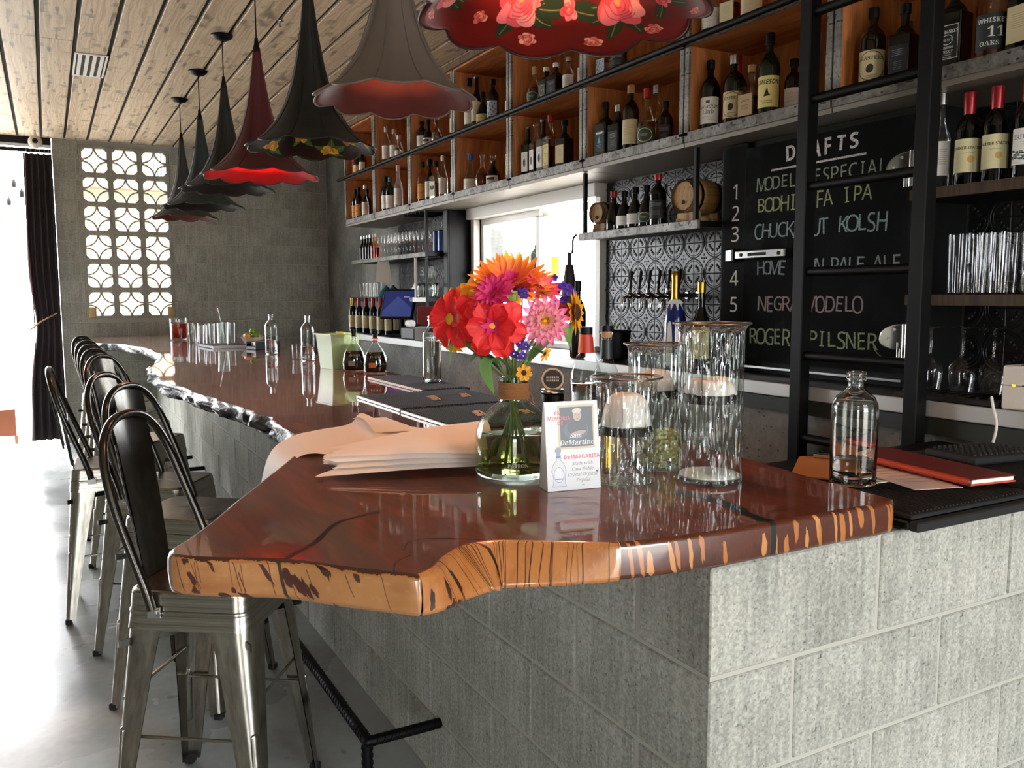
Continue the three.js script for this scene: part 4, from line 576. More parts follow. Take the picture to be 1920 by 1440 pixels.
// barrel shelf on hanging rods
{ const t = thing('barrel_shelf', 'narrow steel-edged shelf hung on black rods, holding two small oak barrels', 'shelf'); obj('board', span(2.52, 2.75, 1.775, 1.8, -3.85, -2.9), M.black, t); obj('front_edge', span(2.505, 2.52, 1.765, 1.805, -3.85, -2.9, .002), M.worn, t); for (const z of [-3.80, -2.925]) obj('hanger_rod', span(2.505, 2.525, 1.8, SH[0] - .028, z - .01, z + .01, .002), M.blackSteel, t);
  obj('hook', tube([[2.5, 1.80, -3.86], [2.49, 1.78, -3.875], [2.49, 1.73, -3.88], [2.485, 1.70, -3.885], [2.475, 1.705, -3.9]], .006, 16, 6), M.blackSteel, t); }
const oak = std(0xc8a878, { map: plankTex[2], roughness: .6 }), oakHead = std(0xe8cda0, { map: plankTex[0], roughness: .6 });
function barrel(z, x, R, L, label) { const t = thing('oak_barrel', label, 'barrel', [x, 1.8055, z], .12); const cy = R + .035, n = 14;
  for (let k = 0; k < n; k++) { const a0 = k / n * 2 * PI + .012, a1 = (k + 1) / n * 2 * PI - .012; obj('stave', gridGeo(2, 8, (u, v) => { const a = lerp(a0, a1, u), q = v * 2 - 1, r = R * (1 - .2 * q * q); return [q * L / 2, cy + Math.sin(a) * r, Math.cos(a) * r]; }), oak, t); }
  for (const s of [-1, 1]) obj('head', cyl(R * .78, R * .78, .006, 0, 0, 0, 24).rotateZ(PI / 2).translate(s * (L / 2 - .012), cy, 0), oakHead, t);
  for (const q of [-.93, -.55, .55, .93]) obj('hoop', new THREE.CylinderGeometry(R * (1 - .2 * (q - .05 * Math.sign(q)) ** 2) + .0015, R * (1 - .2 * (q + .05) ** 2) + .0015, .016, 28, 1, true).rotateZ(PI / 2).translate(q * L / 2, cy, 0), Math.abs(q) > .6 ? M.steel : M.blackSteel, t);
  obj('bung', cyl(.008, .008, .008, 0, 0, 0, 10).rotateZ(PI / 2).translate(-L / 2 + .006, cy - R * .35, 0), M.dark, t);
  const cr = (q) => obj('cradle', box(.025, .045, R * 1.5, q * L * .3, .0225, 0, .002), oakHead, t); cr(-1); cr(1); obj('cradle_rail', [box(L * .8, .014, .02, 0, .012, R * .6), box(L * .8, .014, .02, 0, .012, -R * .6)], oakHead, t); }
barrel(-3.74, 2.62, .062, .17, 'small oak barrel at the window end of the hanging shelf'); barrel(-3.06, 2.65, .082, .22, 'larger small oak barrel with steel hoops beside the chalkboard door');
[[-3.62, .2, 'squat', 'dark', -1, 'red'], [-3.53, .19, 'squat', 'dark', 22, 'black'], [-3.44, .2, 'squat', 'dark', 22, 'black'], [-3.35, .2, 'squat', 'dark', 18, 'black'], [-3.26, .24, 'spirit', 'dark', 23, 'red'], [-3.48, .19, 'spirit', 'clear', -1, 'steel', 2.69]].forEach(([z, H, s, gl, lab, cap, x], i) => { const t = thing('liquor_bottle', ['squat black bottle with red neck beside the small barrel', 'black bottle with white oval label, nearer the window barrel', 'black bottle with white oval label, nearer the red-topped bottle', 'black bottle with dark oval label on the barrel shelf', 'dark bottle with a round red stopper beside the larger barrel', 'clear steel-capped bottle at the back of the barrel shelf'][i], 'bottle', [x ?? 2.57, 1.8055, z], 0, 'bottles on the barrel shelf'); bottleParts(t, s, .04, H, gl, lab, cap); });
// beer taps
for (let i = 0; i < 6; i++) { const z = -3.68 + i * .079, t = thing('beer_tap', ['first', 'second', 'third', 'fourth', 'fifth', 'sixth'][i] + ' chrome beer tap from the window on the tin tile wall', 'beer tap', [2.72, 1.475, z], 0, 'row of beer taps'); obj('shank', rod([.125, 0, 0], [.0, 0, 0], .011, 10), M.chrome, t); obj('faucet', [new THREE.SphereGeometry(.017, 12, 10), tube([[0, 0, 0], [-.03, -.012, 0], [-.042, -.035, 0], [-.045, -.06, 0]], .0085, 10, 8), cyl(.009, .012, .03, 0, .02, 0, 10)], M.chrome, t); obj('handle', lathe([[0, .035], [.007, .035], [.006, .06], [.009, .115], [.006, .13], [0, .13]], 10).rotateZ(-.12), M.black, t); obj('flange', cyl(.018, .018, .006, 0, 0, 0, 14).rotateZ(PI / 2).translate(.123, 0, 0), M.chrome, t); }
// ---------- things on the left back-bar shelves and counter ----------
for (let i = 0; i < 6; i++) { const t = thing('mini_bottle', 'small capped bottle in the short row at the end of the glass shelf', 'bottle', [2.56, 1.8055, -7.55 + i * .075], 0, 'small bottles on the glass shelf'); bottleParts(t, 'tall', .026, .215, i > 3 ? 'orange' : 'brown', -1, i > 3 ? 'white' : 'steel'); }
for (let i = 0; i < 10; i++) for (let j = 0; j < 2; j++) wineGlass('stemmed glass in the crowded rows on the pale-edged shelf', [2.55 + j * .095, 1.8055, -7.02 + i * .082 + j * .03], i > 8 ? .95 : .95, 'stemmed glasses on the pale-edged shelf');
{ const t = thing('glass_hanger', 'dark rack under the cubbies with stemmed glasses hung by their feet', 'rack'); for (let i = 0; i < 5; i++) obj('rack_bar', span(2.5, 2.8, 2.10, 2.112, -6.36 + i * .08, -6.352 + i * .08), M.blackSteel, t); }
for (let i = 0; i < 4; i++) wineGlass('stemmed glass hanging upside down from the dark rack', [2.74, 1.907, -6.316 + i * .08], 1.0, 'hanging stemmed glasses', true);
for (let i = 0; i < 2; i++) { const t = thing('blue_cup', ['tall deep blue ceramic cup next to the stemmed glasses', 'tall deep blue ceramic cup next to the black window post'][i], 'cup', [2.66, 1.8005, -6.06 + i * .09], 0, 'blue ceramic cups'); obj('cup_body', lathe([[0, .002], [.036, .002], [.04, .02], [.038, .17], [.035, .17], [.036, .02], [0, .012]], 20), std(0x123a78, { roughness: .2 }), t); obj('rim_band', lathe([[.039, .165], [.0395, .173], [.034, .173]], 20), std(0x0a2250, { roughness: .2 }), t); }
for (let i = 0; i < 5; i++) tumbler('tumbler', 'clear tumbler on the lower black shelf over the wine bottles', 'glass', [2.56, 1.4655, -7.55 + i * .1], .036, .13, 'tumblers on the lower shelf');
for (let i = 0; i < 2; i++) { const t = thing('folded_cloth', i ? 'teal folded cloth mound nearer the till on the lower shelf' : 'teal folded cloth mound beside the tumblers on the lower shelf', 'cloth', [2.58, 1.4655, -7.0 + i * .17]); obj('cloth', gridGeo(14, 10, (u, v) => { const a = u * 2 * PI, r = .075 * (1 - v * v * .75) * (1 + .1 * Math.sin(a * 5)); return [Math.cos(a) * r, v * .085, Math.sin(a) * r]; }), std(0x2f6a76, { roughness: .85 }), t); obj('knot', new THREE.SphereGeometry(.018, 8, 6).translate(0, .085, 0), std(0x4a3f66, { roughness: .9 }), t); }
{ const t = thing('paper_note', 'torn pale paper note hanging from the glass shelf edge', 'note', [2.488, 1.80, -6.95], .75); const s = new THREE.Shape(); [[0, 0], [.11, -.03], [.13, -.2], [.1, -.235], [.06, -.21], [-.02, -.2], [-.01, -.1]].forEach((p, i) => i ? s.lineTo(...p) : s.moveTo(...p)); obj('sheet', new THREE.ExtrudeGeometry(s, { depth: .0008, bevelEnabled: false }).rotateY(PI / 2 + PI), std(0xb8ada2, { roughness: .9 }), t); obj('tape', span(-.003, -.001, -.015, .005, .02, .06), std(0xd8d2c8), t); }
{ const t = thing('paper_stack', 'small stack of crumpled white paper above the till screen', 'papers', [2.66, 1.467, -6.48]); for (let i = 0; i < 4; i++) obj('sheet', box(.1, .002, .14, rr(-.01, .01), .0 + i * .018 + .001, 0).rotateY(rr(-.2, .2)), M.white, t); obj('crumple', gridGeo(10, 6, (u, v) => { const a = u * 2 * PI; return [Math.cos(a) * .05 * (1 - v * .5), .06 + v * .05 + .01 * Math.sin(a * 4), Math.sin(a) * .06 * (1 - v * .5)]; }), M.white, t); }
plainShelf('narrow black ledge behind the till screen holding the paper stack', 1.465, -6.7, -6.25, 2.53, M.black);
for (let i = 0; i < 3; i++) { const t = thing('decanter', ['clear glass decanter beside the thin white upright', 'middle clear glass decanter on the white-edged shelf', 'clear glass decanter beside the dark upright bar'][i], 'decanter', [2.56 + (i % 2) * .06, 1.4655, -6.15 + i * .085], 0, 'decanters on the white-edged shelf'); bottleParts(t, 'decanter', .04, .24, 'clear', -1, 'glass'); }
for (let i = 0; i < 11; i++) { const t = thing('wine_bottle', i > 1 ? ['first', 'second', 'third', 'fourth', 'fifth', 'sixth', 'seventh', 'eighth', 'ninth'][i - 2] + ' red-capped wine bottle after the two gold-capped ones, under the tumblers' : ['gold-capped wine bottle standing at the concrete wall end of the row', 'gold-capped wine bottle next to the red-capped ones'][i], 'bottle', [2.47 + (i % 2) * .1, HC + .0025, -7.6 + i * .095], 0, 'wine bottles on the back counter'); bottleParts(t, 'wine', .037, .31, 'dark', 9, i > 1 ? 'red' : 'gold'); }
// till screen, drawer box, red stand and shaker tins
{ const t = thing('till_screen', 'tilted till touchscreen with blue display on the back counter', 'screen', [2.47, HC + .002, -6.42], .65); const sc = canvasTex(256, 192, (g, w, h) => { g.fillStyle = '#2c3f9c'; g.fillRect(0, 0, w, h); g.fillStyle = '#5a6cc4'; g.beginPath(); g.moveTo(0, 150); g.lineTo(120, 40); g.lineTo(256, 130); g.lineTo(256, 192); g.lineTo(0, 192); g.fill(); g.fillStyle = '#cfd6f2'; g.fillRect(170, 40, 52, 10); });
  const p = obj('panel', new RoundedBoxGeometry(.025, .25, .30, 2, .008).rotateZ(-.35).translate(0, .26, 0), M.black, t); obj('display', new THREE.PlaneGeometry(.27, .215).rotateY(-PI / 2).translate(-.0132, 0, 0).rotateZ(-.35).translate(0, .26, 0), new THREE.MeshStandardMaterial({ color: 0x0a0a0a, emissive: 0xffffff, emissiveMap: sc, emissiveIntensity: .35, roughness: .2 }), p); obj('stand', [span(-.01, .09, .0, .015, -.1, .1, .003), rod([.05, .01, 0], [.03, .22, 0], .018, 12)], M.black, t); }
{ const t = thing('card_reader', 'grey till terminal box with white paper roll on the back counter', 'till', [2.45, HC + .002, -6.02]); obj('housing', box(.14, .085, .26, 0, .0425, 0, .006), std(0x4a4d4e, { roughness: .5 }), t); obj('paper_roll', cyl(.028, .028, .08, 0, 0, 0, 16).rotateX(PI / 2).translate(-.02, .115, -.06), M.white, t); for (let i = 0; i < 5; i++) obj('key', box(.02, .012, .025, -.03, .09, -.0 + i * .028, .002), M.black, t); }
{ const t = thing('menu_holder', 'dark red angled card holder standing beside the till', 'holder', [2.5, HC + .002, -5.6], .75); const red = std(0x6e1418, { roughness: .5 }); obj('top_panel', box(.02, .13, .42, 0, .185, 0, .003), red, t); obj('leg', box(.018, .13, .10, .0, .065, -.06, .003).rotateX(.15), red, t); obj('foot_box', box(.1, .1, .14, .06, .05, -.17, .003), std(0x9a9894), t); }
for (let i = 0; i < 3; i++) { const t = thing('shaker_tin', 'polished steel shaker tin in front of the dark red holder', 'shaker', [2.40 + .05 * (i % 2), HC + .0025, -5.34 + i * .085], 0, 'shaker tins by the red holder'); obj('tin', lathe([[0, .001], [.03, .001], [.034, .01], [.042, .17], [.04, .17], [.032, .012], [0, .01]], 20), M.chrome, t); obj('base_ring', lathe([[.03, .0], [.0345, .0], [.0345, .012]], 20), M.steel, t); }
// big bottles on the counter in front of the tin tiles
{ const t = thing('talavera_bottle', 'tall blue and white painted bottle with golden neck before the tin tiles', 'bottle', [2.47, HC + .0025, -3.0]); const tx = canvasTex(256, 256, (g, w, h) => { g.fillStyle = '#14205c'; g.fillRect(0, 0, w, h); g.fillStyle = '#e6e2da'; for (let k = 0; k < 8; k++) { g.beginPath(); g.moveTo(k * 32, 20); g.lineTo(k * 32 + 16, 80); g.lineTo(k * 32 + 32, 20); g.fill(); g.beginPath(); g.ellipse(k * 32 + 16, 170, 13, 50, 0, 0, 7); g.fill(); } g.fillStyle = '#2a3a8c'; for (let k = 0; k < 60; k++) g.fillRect((k * 37) % 250, 130 + (k * 23) % 90, 5, 5); });
  obj('body', lathe([[0, 0], [.05, 0], [.052, .02], [.05, .2], [.044, .25], [.03, .285], [.018, .30]], 24), std(0xffffff, { map: tx, roughness: .15 }), t); obj('neck', lathe([[.02, .3], [.017, .32], [.0165, .40], [.0185, .405], [.0185, .43], [0, .43]], 18), M.brass, t); obj('collar', lathe([[.031, .285], [.037, .29], [.02, .305]], 20), M.white, t); }
{ const t = thing('liquor_bottle', 'dark bottle with yellow neck label beside the blue and white bottle', 'bottle', [2.5, HC + .0025, -2.86]); bottleParts(t, 'tall', .042, .38, 'dark', 16, 'gold'); }
{ const t = thing('liquor_bottle', 'tall dark bottle glowing amber before the bright window edge', 'bottle', [2.42, HC + .0025, -3.72]); bottleParts(t, 'wine', .042, .40, 'brown', -1, 'black'); }
{ const t = thing('ice_bucket', 'black ice bucket standing before the tin tiles under the taps', 'bucket', [2.5, HC + .0025, -3.5]); obj('bucket', lathe([[0, 0], [.06, 0], [.07, .02], [.078, .14], [.074, .14], [.066, .02], [0, .012]], 24), M.black, t); obj('rim', lathe([[.072, .135], [.082, .14], [.08, .15], [.072, .145]], 24), M.black, t); }
{ const t = thing('bottle_holster', 'dark leather bottle holster hanging from the hook beside the window', 'holster', [2.475, 1.70, -3.89]); const br = std(0x241812, { roughness: .6 }); obj('strap', tube([[0, .005, 0], [0, -.03, 0], [-.005, -.08, .005]], .012, 10, 8), br, t); obj('pouch', lathe([[0, -.36], [.036, -.352], [.054, -.29], [.042, -.2], [.03, -.12], [.022, -.06], [0, -.055]], 16), br, t); for (let i = 0; i < 4; i++) obj('stud', new THREE.SphereGeometry(.004, 6, 5).translate(-.03, -.17 - i * .03, .012 + (i % 2) * .02), M.white, t); obj('flap', box(.006, .06, .05, -.01, -.31, .04, .002).rotateX(.0), br, t); }
{ const cols = [[-5.45, 'green', .27], [-5.3, 'clear', .28], [-5.17, 'gold', .3]]; const sh = thing('kitchen_shelf', 'wire shelf seen through the left pane of the pass-through window', 'shelf'); obj('shelf_plate', span(XR + .22, XR + .45, 1.6, 1.612, -5.7, -4.7), M.steel, sh); obj('wall_bracket', [rod([XR + .21, 1.45, -5.65], [XR + .4, 1.6, -5.65], .006), rod([XR + .21, 1.45, -4.75], [XR + .4, 1.6, -4.75], .006)], M.steel, sh); cols.forEach(([z, gl, H], i) => { const t = thing('liquor_bottle', ['green bottle', 'clear bottle', 'golden yellow bottle'][i] + ' behind the left pane of the pass-through window', 'bottle', [XR + .32, 1.6125, z]); bottleParts(t, 'wine', .045, H, gl, -1, 'white'); }); }
// ---------- things on the bar ----------
const Y = TOP + 0.0008;
const hammer = dataTex(256, 256, (u, v) => 255 * fbm(u, v, 22, 20, 2, 1201), false, 1, 1); hammer.repeat.set(2, 1.4);
const thickGlass = phys(0xe6ece9, { roughness: .05, transmission: 1, thickness: 0, ior: 1.6, bumpMap: hammer, bumpScale: .012 });
const wax = phys(0xf0e2dc, { roughness: .45, transmission: .1, thickness: 0 }), iron = std(0x2a2826, { metalness: .8, roughness: .45 });
function hurricane(x, z, R, H, band, label, fillKind, turn) {
  const t = thing('hurricane_glass', label, 'candle holder', [x, Y, z], turn, 'hammered glass candle cylinders'), w = .003;
  obj('glass_cylinder', lathe([[0, 0], [R * .96, 0], [R, .005], [R, H - .02], [R * 1.04, H - .01], [R * 1.17, H - .002]], 40), thickGlass, t);
  obj('rim_band', new THREE.TorusGeometry(R * 1.165, .0022, 6, 40).rotateX(PI / 2).translate(0, H - .0015, 0), std(0x7a6a5c, { metalness: .9, roughness: .3 }), t);
  const rb = R * .84, bg = obj('candle_cup', [new THREE.CylinderGeometry(rb, rb, .018, 28, 1, true).translate(0, band, 0), cyl(rb, rb, .002, 0, band + .008, 0, 28)], iron, t);
  const sp = []; for (let i = 0; i <= 26; i++) { const a = i / 26 * 4.2 * PI, r = .0125 * (1 - i / 30); sp.push([Math.cos(a) * r, Math.sin(a) * r, 0]); } obj('spiral_ornament', tube(sp, .0016, 60, 5).translate(0, band, rb + .003), iron, bg);
  for (const a of [.6, 2.7, 4.8]) obj('hanger_wire', rod([Math.cos(a) * rb, band, Math.sin(a) * rb], [Math.cos(a) * (R - .0045), H - .018, Math.sin(a) * (R - .0045)], .0009, 5), iron, bg);
  const wg = gridGeo(28, 12, (u, v) => { const a = u * 2 * PI, ph = v * PI / 2, n = 1 + .16 * Math.sin(a * 2 + H * 30) + .1 * Math.sin(a * 5 + 1) ; const r = rb * .97 * Math.pow(Math.max(0, Math.cos(ph)), .45) * clamp(n, .75, 1); const bump = (vn(Math.cos(a) * 1.5 * (1 - v) + 5, Math.sin(a) * 1.5 * (1 - v) + 5, 99, 99, 60 + Math.round(H * 100)) - .5) * .03; return [Math.cos(a) * r, band + .0095 + Math.sin(ph) * (.04 + bump) * (fillKind === 0 ? 1.35 : .9), Math.sin(a) * r]; }); obj('melted_candle', wg, wax, t);
  if (fillKind === 1) obj('salt_bed', lathe([[0, .009], [R * .93, .009], [R * .9, .016], [R * .5, .022], [0, .014]], 24), std(0xf2efe9, { roughness: .9 }), t);
  if (fillKind === 2) { const g = []; for (let i = 0; i < 260; i++) { const a = rnd() * 7, r = Math.sqrt(rnd()) * R * .86, y = .012 + rnd() * .075; g.push(move(box(.014, .005, .006), Math.cos(a) * r, y, Math.sin(a) * r, rnd() * 7, rnd() * 2)); } const m = obj('wood_shavings', g, std(0xcfc48a, { roughness: .8 }), t); m.userData.kind = 'stuff'; }
}
hurricane(1.068, -1.452, .064, .226, .112, 'shortest hammered glass candle cylinder beside the white card', 0, .35);
hurricane(1.232, -1.375, .069, .338, .178, 'tallest hammered glass candle cylinder with white salt at its base', 1, .1);
hurricane(1.218, -1.545, .062, .287, .172, 'middle-height hammered glass candle cylinder with pale shavings inside', 2, .3);
// vase
const VX = .892, VZ = -1.628;
{ const t = thing('glass_vase', 'round-shouldered clear glass bottle vase of greenish water with twine-wrapped neck', 'vase', [VX, Y, VZ]); t.scale.set(1.05, 1, 1.05);
  obj('glass_body', lathe([[0, .002], [.06, 0], [.078, .004], [.082, .014], [.082, .085], [.079, .105], [.068, .13], [.05, .15], [.033, .163], [.029, .17], [.029, .214], [.032, .216], [.032, .221], [.027, .221], [.026, .17], [.03, .161], [.047, .147], [.065, .127], [.076, .103], [.079, .085], [.079, .016], [.06, .012], [0, .014]], 44), phys(0xf2f8f2, { roughness: .01, transmission: 1, thickness: 0, ior: 1.5 }), t);
  obj('water', lathe([[0, .0145], [.06, .0125], [.0785, .0165], [.0785, .088], [0, .088]], 40), phys(0xffffff, { roughness: .01, transmission: 1, thickness: .05, ior: 1.33, attenuationColor: new THREE.Color(0xa8ac60), attenuationDistance: .16 }), t);
  const tw = obj('twine', (() => { const p = []; for (let i = 0; i <= 260; i++) { const a = i / 260 * 13 * 2 * PI; p.push([Math.cos(a) * (.0312 + .0008 * Math.sin(i * 1.7)), .171 + i / 260 * .036 + .0012 * Math.sin(i * .31), Math.sin(a) * (.0312 + .0008 * Math.sin(i * 1.7))]); } return tube(p, .0018, 520, 5); })(), std(0x8f5f34, { roughness: .95 }), t);
  obj('twine_end', tube([[.03, .185, .01], [.036, .175, .016], [.034, .165, .02], [.04, .158, .018]], .0012, 12, 4), std(0xa8743e, { roughness: .95 }), tw);
  const em = canvasTex(512, 96, (g, w, h) => { g.fillStyle = '#000'; g.fillRect(0, 0, w, h); g.fillStyle = '#fff'; g.font = '60px serif'; g.textAlign = 'center'; g.fillText('PATRON', w / 2, 68); }, false);
  obj('embossed_name', new THREE.CylinderGeometry(.0824, .0824, .016, 24, 1, true, -.95, 1.1).translate(0, .036, 0), phys(0xdfe8d4, { alphaMap: em, alphaTest: .5, roughness: .1, transmission: .5, thickness: 0 }), t);
}
// flowers
const petalTex = (stops) => { const t = canvasTex(16, 128, (g, w, h) => { const l = g.createLinearGradient(0, h, 0, 0); stops.forEach(([p, c]) => l.addColorStop(p, c)); g.fillStyle = l; g.fillRect(0, 0, w, h); g.strokeStyle = 'rgba(80,0,20,0.18)'; for (let i = 0; i < 4; i++) { g.beginPath(); g.moveTo(2 + i * 4, 0); g.lineTo(6 + i, h); g.stroke(); } }); return phys(0xffffff, { map: t, roughness: .6, transmission: .15, thickness: 0 }); };
const pet = { red: petalTex([[0, '#b8141c'], [.3, '#e01820'], [1, '#e8241c']]), deep: petalTex([[0, '#8c1020'], [1, '#c41830']]), bi: petalTex([[0, '#e8b018'], [.35, '#f0b878'], [.7, '#f09aa8'], [1, '#c8186e']]), orange: petalTex([[0, '#d8305a'], [.45, '#e8623a'], [.8, '#f08a20'], [1, '#f29c24']]), magenta: petalTex([[0, '#d86a30'], [.3, '#d8206a'], [1, '#d42878']]), pinkor: petalTex([[0, '#f0c040'], [.5, '#ec6a6a'], [1, '#e02a72']]), yellow: petalTex([[0, '#d88a08'], [1, '#f2b010']]), violet: petalTex([[0, '#3a1a80'], [1, '#5a2cb0']]), bud: petalTex([[0, '#5c7a2a'], [1, '#b0b860']]), leaf: petalTex([[0, '#3c6420'], [1, '#5c8a2c']]), darkleaf: petalTex([[0, '#1c3a1c'], [1, '#24502a']]) };
const petalGeo = {}; function petalShape(L, W, curl, cup, point) { const k = [L, W, curl, cup, point].join(); return petalGeo[k] ??= gridGeo(6, 9, (u, v) => { const w = point < .65 ? W * Math.pow(clamp(v, .05, 1), .55) * Math.sqrt(Math.max(.0, 1 - Math.pow(v, 5))) : W * Math.pow(Math.sin(PI * Math.pow(clamp(v * .94 + .06, 0, 1), point)), .75), q = u - .5, wav = point < .65 ? .06 * L * v * Math.sin(u * 9 + L * 300) : 0; return [q * w * 2, L * v * Math.cos(curl * v * .5), -L * v * v * Math.sin(curl * .5) + cup * (q * q * 4) * w * (1 - .4 * v) + wav * v]; }); }
const stemM = std(0x5a7030, { roughness: .6 }), stemDark = std(0x2c3018, { roughness: .6 });
const camR = V(Math.cos(28.6 * D2R), 0, Math.sin(28.6 * D2R)), camF = V(Math.sin(28.6 * D2R), 0, -Math.cos(28.6 * D2R));   // across and away as seen from the stool side
function flowerAt(px, py, fwd) { return V(VX, 0, VZ).addScaledVector(camR, (px - 983) / 869).addScaledVector(camF, fwd).setY(1.295 + (718 - py) / 869); }
function flower(name, label, px, py, fwd, dir, rings, centre, stem = true, sm = stemM) {
  const p = flowerAt(px, py, fwd), d = V(0, 0, 0).addScaledVector(camR, dir[0]).addScaledVector(camF, -dir[2]).add(V(0, dir[1], 0)).normalize(), q = new THREE.Quaternion().setFromUnitVectors(V(0, 0, 1), d);
  const t = thing(name, label, 'flower', p.toArray());
  rings.forEach(([n, L, W, open, curl, cup, point, mat, off = 0]) => { const geo = petalShape(L, W, curl, cup, point); for (let i = 0; i < n; i++) { const a = (i + off) / n * 2 * PI + rr(-.06, .06), m = obj('petal', geo, mat, t); m.quaternion.copy(q).multiply(new THREE.Quaternion().setFromAxisAngle(V(0, 0, 1), a)).multiply(new THREE.Quaternion().setFromAxisAngle(V(1, 0, 0), open + rr(-.08, .08))); } });
  if (centre) obj('flower_centre', new THREE.SphereGeometry(centre[0], 12, 8).scale(1, 1, .55).translate(0, 0, centre[0] * .3).applyQuaternion(q), centre[1], t);
  if (stem) { const a = rnd() * 7, e = V(VX + Math.cos(a) * .045 - p.x, Y + .03 - p.y, VZ + Math.sin(a) * .045 - p.z), nk = V(VX + Math.cos(a + 3) * .014 - p.x, Y + .2 - p.y, VZ + Math.sin(a + 3) * .014 - p.z), b = d.clone().multiplyScalar(-.03); obj('stem', tube([[0, 0, 0], b, nk.clone().multiplyScalar(.55).add(b.clone().multiplyScalar(.4)), nk, nk.clone().lerp(e, .5), e], .0028, 36, 6), sm, t); }
  return t;
}
const gold = std(0xd8a020, { roughness: .8 }), darkC = std(0x3a1c0a, { roughness: .9 });
flower('tulip_dahlia', 'large open scarlet flower with a pale centre in the middle of the bouquet', 945, 614, -.075, [-.15, -.1, 1], [[7, .074, .031, .2, .6, .35, .62, pet.red], [6, .06, .028, .55, .4, .5, .62, pet.red, .5], [5, .034, .007, .95, .2, .3, .7, pet.magenta, .2]], [.011, gold]);
flower('tulip_dahlia', 'scarlet flower with a fuzzy tan centre at the left of the bouquet', 868, 603, -.03, [-.65, .1, .75], [[7, .068, .028, .15, .6, .35, .62, pet.red], [6, .054, .024, .55, .4, .5, .62, pet.red, .5]], [.014, gold]);
flower('spiky_dahlia', 'big spiky orange dahlia crowning the bouquet', 978, 545, .0, [0, .75, .55], [[22, .1, .012, .05, -.3, .4, .85, pet.orange], [20, .092, .012, .35, -.3, .4, .85, pet.orange, .5], [16, .078, .011, .7, -.2, .4, .85, pet.orange, .2], [9, .04, .009, 1.1, 0, .4, .85, pet.magenta]], null);
flower('dahlia', 'pink and yellow dahlia with magenta petal tips facing the stools', 1040, 606, -.06, [.12, 0, 1], [[18, .057, .011, .1, .25, .5, .7, pet.bi], [16, .044, .010, .4, .2, .6, .7, pet.bi, .5], [12, .032, .008, .75, .1, .6, .7, pet.bi], [8, .02, .006, 1.1, 0, .6, .7, pet.yellow]], [.008, gold]);
flower('dahlia', 'magenta pointed-petal dahlia above the large scarlet flower', 948, 557, -.075, [-.35, .5, .8], [[16, .05, .009, .15, .1, .5, .75, pet.magenta], [14, .042, .008, .5, .1, .5, .75, pet.magenta, .5], [8, .028, .007, .95, 0, .5, .75, pet.magenta]], null);
flower('dahlia', 'coral and yellow dahlia half open at the upper right of the bouquet', 1035, 552, -.01, [.45, .65, .5], [[14, .05, .01, .35, .1, .5, .72, pet.pinkor], [10, .042, .009, .75, .1, .5, .72, pet.pinkor, .5]], null);
flower('sunflower', 'yellow sunflower seen edge-on at the right of the bouquet', 1096, 592, -.0, [.92, .05, .3], [[16, .052, .009, .1, .15, .3, .75, pet.yellow], [14, .046, .009, .35, .1, .3, .75, pet.yellow, .5]], [.02, darkC]);
flower('pompon_dahlia', 'small round crimson flower beside the sunflower', 1074, 592, -.01, [.3, .2, .9], [[10, .022, .009, .2, .6, .5, .7, pet.deep], [9, .019, .008, .7, .5, .5, .7, pet.deep, .5], [6, .013, .006, 1.15, .3, .5, .7, pet.deep]], [.012, std(0xa01428)]);
flower('yellow_blossom', 'yellow blossom behind the left scarlet flower', 868, 570, .02, [-.4, .6, .5], [[10, .04, .011, .3, .2, .4, .7, pet.yellow]], [.01, gold]);
flower('yellow_blossom', 'yellow blossom hanging under the left scarlet flower', 866, 648, .0, [-.3, -.7, .6], [[9, .032, .010, .25, .2, .4, .7, pet.yellow]], [.008, gold]);
flower('yellow_blossom', 'golden blossom tucked beside the magenta dahlia', 905, 556, .0, [-.4, .5, .7], [[10, .042, .012, .3, .2, .4, .7, pet.yellow]], [.01, gold]);
flower('coreopsis', 'small yellow flower with a dark centre at the vase neck', 1002, 703, -.045, [.1, .1, 1], [[7, .019, .007, .15, .1, .3, .6, pet.yellow]], [.006, darkC]);
flower('coreopsis', 'small drooping yellow flower to the right above the vase', 1040, 668, -.03, [.7, -.3, .5], [[7, .018, .006, .3, .1, .3, .6, pet.yellow]], [.005, darkC]);
flower('green_bud', 'closed pale green flower bud between the large blooms', 981, 564, -.075, [0, .3, 1], [[8, .018, .009, .9, .9, .5, .7, pet.bud]], [.011, pet.bud]);
function sprig(label, px, py, fwd, n, s, m, center) { const p = flowerAt(px, py, fwd), t = thing('statice_sprig', label, 'flower', p.toArray()); for (let i = 0; i < n; i++) { const o = V(rr(-s, s), rr(-s, s), rr(-s, s)); for (let k = 0; k < 5; k++) { const a = k / 5 * 2 * PI, g = obj('floret', petalShape(.011, .006, .3, .3, .7), m, t); g.position.copy(o); g.quaternion.setFromEuler(new THREE.Euler(.3 + rr(-.5, .5), 28.6 * D2R * -1, a)); } if (center) obj('floret_eye', new THREE.SphereGeometry(.002, 6, 5).translate(o.x, o.y, o.z + .003), M.white, t); } const nk = V(VX - p.x, Y + .2 - p.y, VZ - p.z); obj('stem', tube([[0, 0, 0], nk.clone().multiplyScalar(.5).add(V(.005, .01, 0)), nk, nk.clone().add(V(.01, -.1, .01))], .0018, 24, 5), stemM, t); }
sprig('deep violet blossoms hanging below the pink and yellow dahlia', 998, 655, -.055, 7, .02, pet.violet, true); sprig('violet blossoms between the magenta and coral dahlias', 1000, 553, -.06, 4, .012, pet.violet); sprig('violet and brown dried sprig beside the sunflower', 1082, 556, .0, 8, .022, pet.violet); sprig('lilac sprig behind the coral dahlia', 1066, 540, .02, 5, .016, pet.violet);
